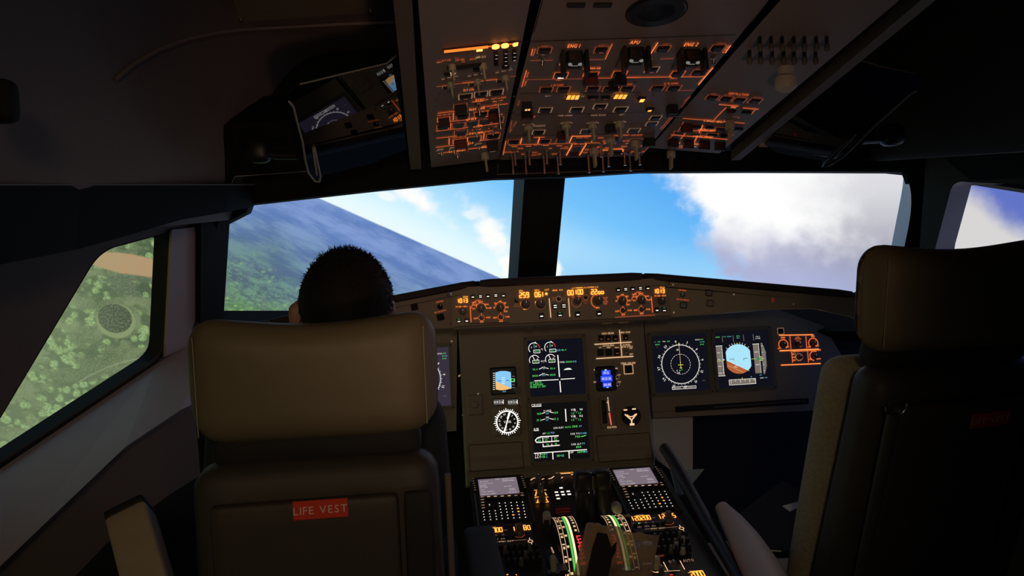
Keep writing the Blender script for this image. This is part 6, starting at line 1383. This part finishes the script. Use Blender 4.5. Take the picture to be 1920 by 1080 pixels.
# head
ball(mb, HC+(0, .008, .010), (.076, .096, .088), 'skin'); ball(mb, HC+(0, .040, -.045), (.058, .058, .062), 'skin'); ball(mb, HC+(0, .075, -.085), (.026, .022, .020), 'skin'); ball(mb, HC+(0, -.015, -.045), (.062, .062, .055), 'skin')
limb(mb, [HC+(0, .098, .008), HC+(0, .118, -.030)], [.009, .014]); ball(mb, HC+(0, .096, -.062), (.024, .010, .008), 'skin', 8)
for sx in (-1, 1):
    ball(mb, HC+(sx*.030, .088, .016), (.022, .014, .007), 'skin', 8); ball(mb, HC+(sx*.032, .062, -.02), (.024, .03, .02), 'skin', 8)
    ex = np.array((0, -.006, 0)) if sx < 0 else np.array((-.010, .022, 0)); HC0 = HC; HC = HC+ex
    limb(mb, [HC+(sx*.077, -.010, .020), HC+(sx*.086, -.018, .012), HC+(sx*.087, -.018, -.008), HC+(sx*.079, -.006, -.030)], [.007, .0085, .008, .007]); ball(mb, HC+(sx*.078, -.008, -.004), (.008, .014, .022), 'skin', 8); HC = HC0
# hands
def hand(w_, dirv, side, curl):
    w_ = np.array(w_); f = nrm(dirv); up = nrm(np.cross(np.cross(f, (0, 0, 1)), f)); sd = np.cross(f, up)*side; palm = w_+f*.045
    limb(mb, [w_, w_+f*.02], [.026, .026])
    for k in range(4): limb(mb, [w_+f*.015+sd*(-.02+.0135*k), w_+f*.082+sd*(-.031+.0205*k)], [.0155, .0125])
    for k, ln in enumerate((.068, .078, .073, .058)):
        p = w_+f*.085+sd*(-.031+.0205*k)*1.05; L1, L2, L3 = ln*.45, ln*.31, ln*.24; a = math.radians(curl[0]+3*k); pts = [p]
        for Lx, c_ in ((L1, 1), (L2, 2.1), (L3, 2.9)): dd = f*math.cos(a*c_)-up*math.sin(a*c_); pts.append(pts[-1]+dd*Lx)
        limb(mb, pts, [.0095, .0085, .008, .0068])
    t0 = w_+f*.025-sd*.024; limb(mb, [t0, t0+f*.03-sd*.022-up*.008, t0+f*.055-sd*.026-up*.018, t0+f*.075-sd*.018-up*.022], [.014, .011, .0095, .008])
hand(wr_l, (.1, 1, -.05), 1, (28,)); hand(wr_r, (-.3, 1, -.25), -1, (18,))
per = thing('person', 'person in dark clothes with short dark hair seated in the left seat, seen from behind', 'person', Matrix.Translation((-.505, 1.46, .5)))
part('body', remesh(mb, .0055, 'body', 5), per)
M['_'] = M['skin']
# hair: scalp cap and short strands
mb = MB(); g = 26; vs = []
def scalp(th, ph):
    d = np.array((math.sin(th)*math.cos(ph), math.sin(th)*math.sin(ph), math.cos(th))); bump_ = 1+.03*math.sin(5*ph+2*th)+.025*math.sin(9*ph-4*th)
    low = np.array((.0770, .096, .091)); c = HC+(0, .003, .012)
    return c+d*low*(1.0+.035*bump_), d
rows = 22; colsn = 48; ok = []
for j in range(rows+1):
    for i in range(colsn):
        ph = 2*math.pi*i/colsn; front = max(0, math.sin(ph)); side = abs(math.cos(ph)); lim = math.radians(68+62*max(0, -math.sin(ph))**.7+12*side*(1-front)-0*front); th = lim*j/rows; p, d = scalp(th, ph)
        if j > rows-3: p = p-d*.006*(j-rows+3)
        if th > 1.9: p = p*1+np.array((0, .012*(th-1.9), 0))
        vs.append(p)
mb.add(vs, [(j*colsn+i, (j+1)*colsn+i, (j+1)*colsn+(i+1) % colsn, j*colsn+(i+1) % colsn) for j in range(rows) for i in range(colsn)], 'hair', True)
for k in range(5200):
    ph = random.uniform(0, 2*math.pi); front = max(0, math.sin(ph)); side = abs(math.cos(ph)); lim = math.radians(66+60*max(0, -math.sin(ph))**.7+12*side*(1-front)); th = math.acos(1-random.random()*(1-math.cos(lim))); p, d = scalp(th, ph)
    topness = max(0, math.cos(th)); fwd_ = np.array((.25+random.gauss(0, .25), .35+random.gauss(0, .3), -.75*(1-topness)+.25)); t = nrm(d*(.06+.42*topness**2)+fwd_*.75+np.array((random.gauss(0, .16), random.gauss(0, .16), random.gauss(0, .12)))); ln = random.uniform(.006, .011)+.012*topness**2*random.random()
    s_ = nrm(np.cross(t, d)+1e-4)*.0007; p = p-d*.003; a_ = p+t*ln*.55+d*.001; e_ = p+t*ln-d*.0025
    mb.add([p-s_, p+s_, p+d*.0009, a_-s_*.8, a_+s_*.8, a_+d*.0008, e_], [(0, 1, 4, 3), (1, 2, 5, 4), (2, 0, 3, 5), (3, 4, 6), (4, 5, 6), (5, 3, 6)], 'hair')
part('hair', mb, per)
# shirt and trousers follow the body
mb = MB()
for c, r in torso: ball(mb, c, tuple(k+.010 for k in r), 'shirt')
limb(mb, [sh_l, (-.535, 1.375, 1.06), sh_r], [.060, .068, .060], 'shirt'); limb(mb, [(-.505, 1.37, 1.09), (-.503, 1.358, 1.118)], [.066, .063], 'shirt')
for s_, e_, w_ in ((sh_l, el_l, wr_l), (sh_r, el_r, wr_r)): e2 = np.array(e_)+(np.array(w_)-np.array(e_))*.82; limb(mb, [s_, e_, e2], [.062, .050, .036], 'shirt')
part('shirt', remesh(mb, .008, 'shirt', 4), per)
mb = MB(); ball(mb, (-.505, 1.47, .585), (.168, .135, .095), 'trousers')
for sx in (-1, 1):
    hp = (-.505+sx*.085, 1.48, hipz); kn = (-.505+sx*.12, 1.90, .60); an = (-.505+sx*.11, 2.09, .245); limb(mb, [hp, kn, an], [.090, .070, .056], 'trousers')
part('trousers', remesh(mb, .010, 'trousers', 4), per)
for sx in (-1, 1):
    mb = MB(); ax = -.505+sx*.11; limb(mb, [(ax, 2.07, .17), (ax, 2.13, .155), (ax, 2.21, .145)], [.042, .044, .036], 'shoe'); part('shoe', remesh(mb, .008, 'shoe', 3), per)
# rudder pedals under the shoes
pd = thing('rudder_pedals', 'black foot pedals under the left instrument panel', 'pedals', Matrix.Translation((-.505, 2.2, 0)))
for sx in (-1, 1):
    mb = MB(); mb.rbox((-.505+sx*.11, 2.20, .085), (.11, .22, .03), .008, 'black', 6); mb.box((-.505+sx*.11, 2.22, .035), (.03, .1, .07), 'black'); part('pedal', mb, pd)
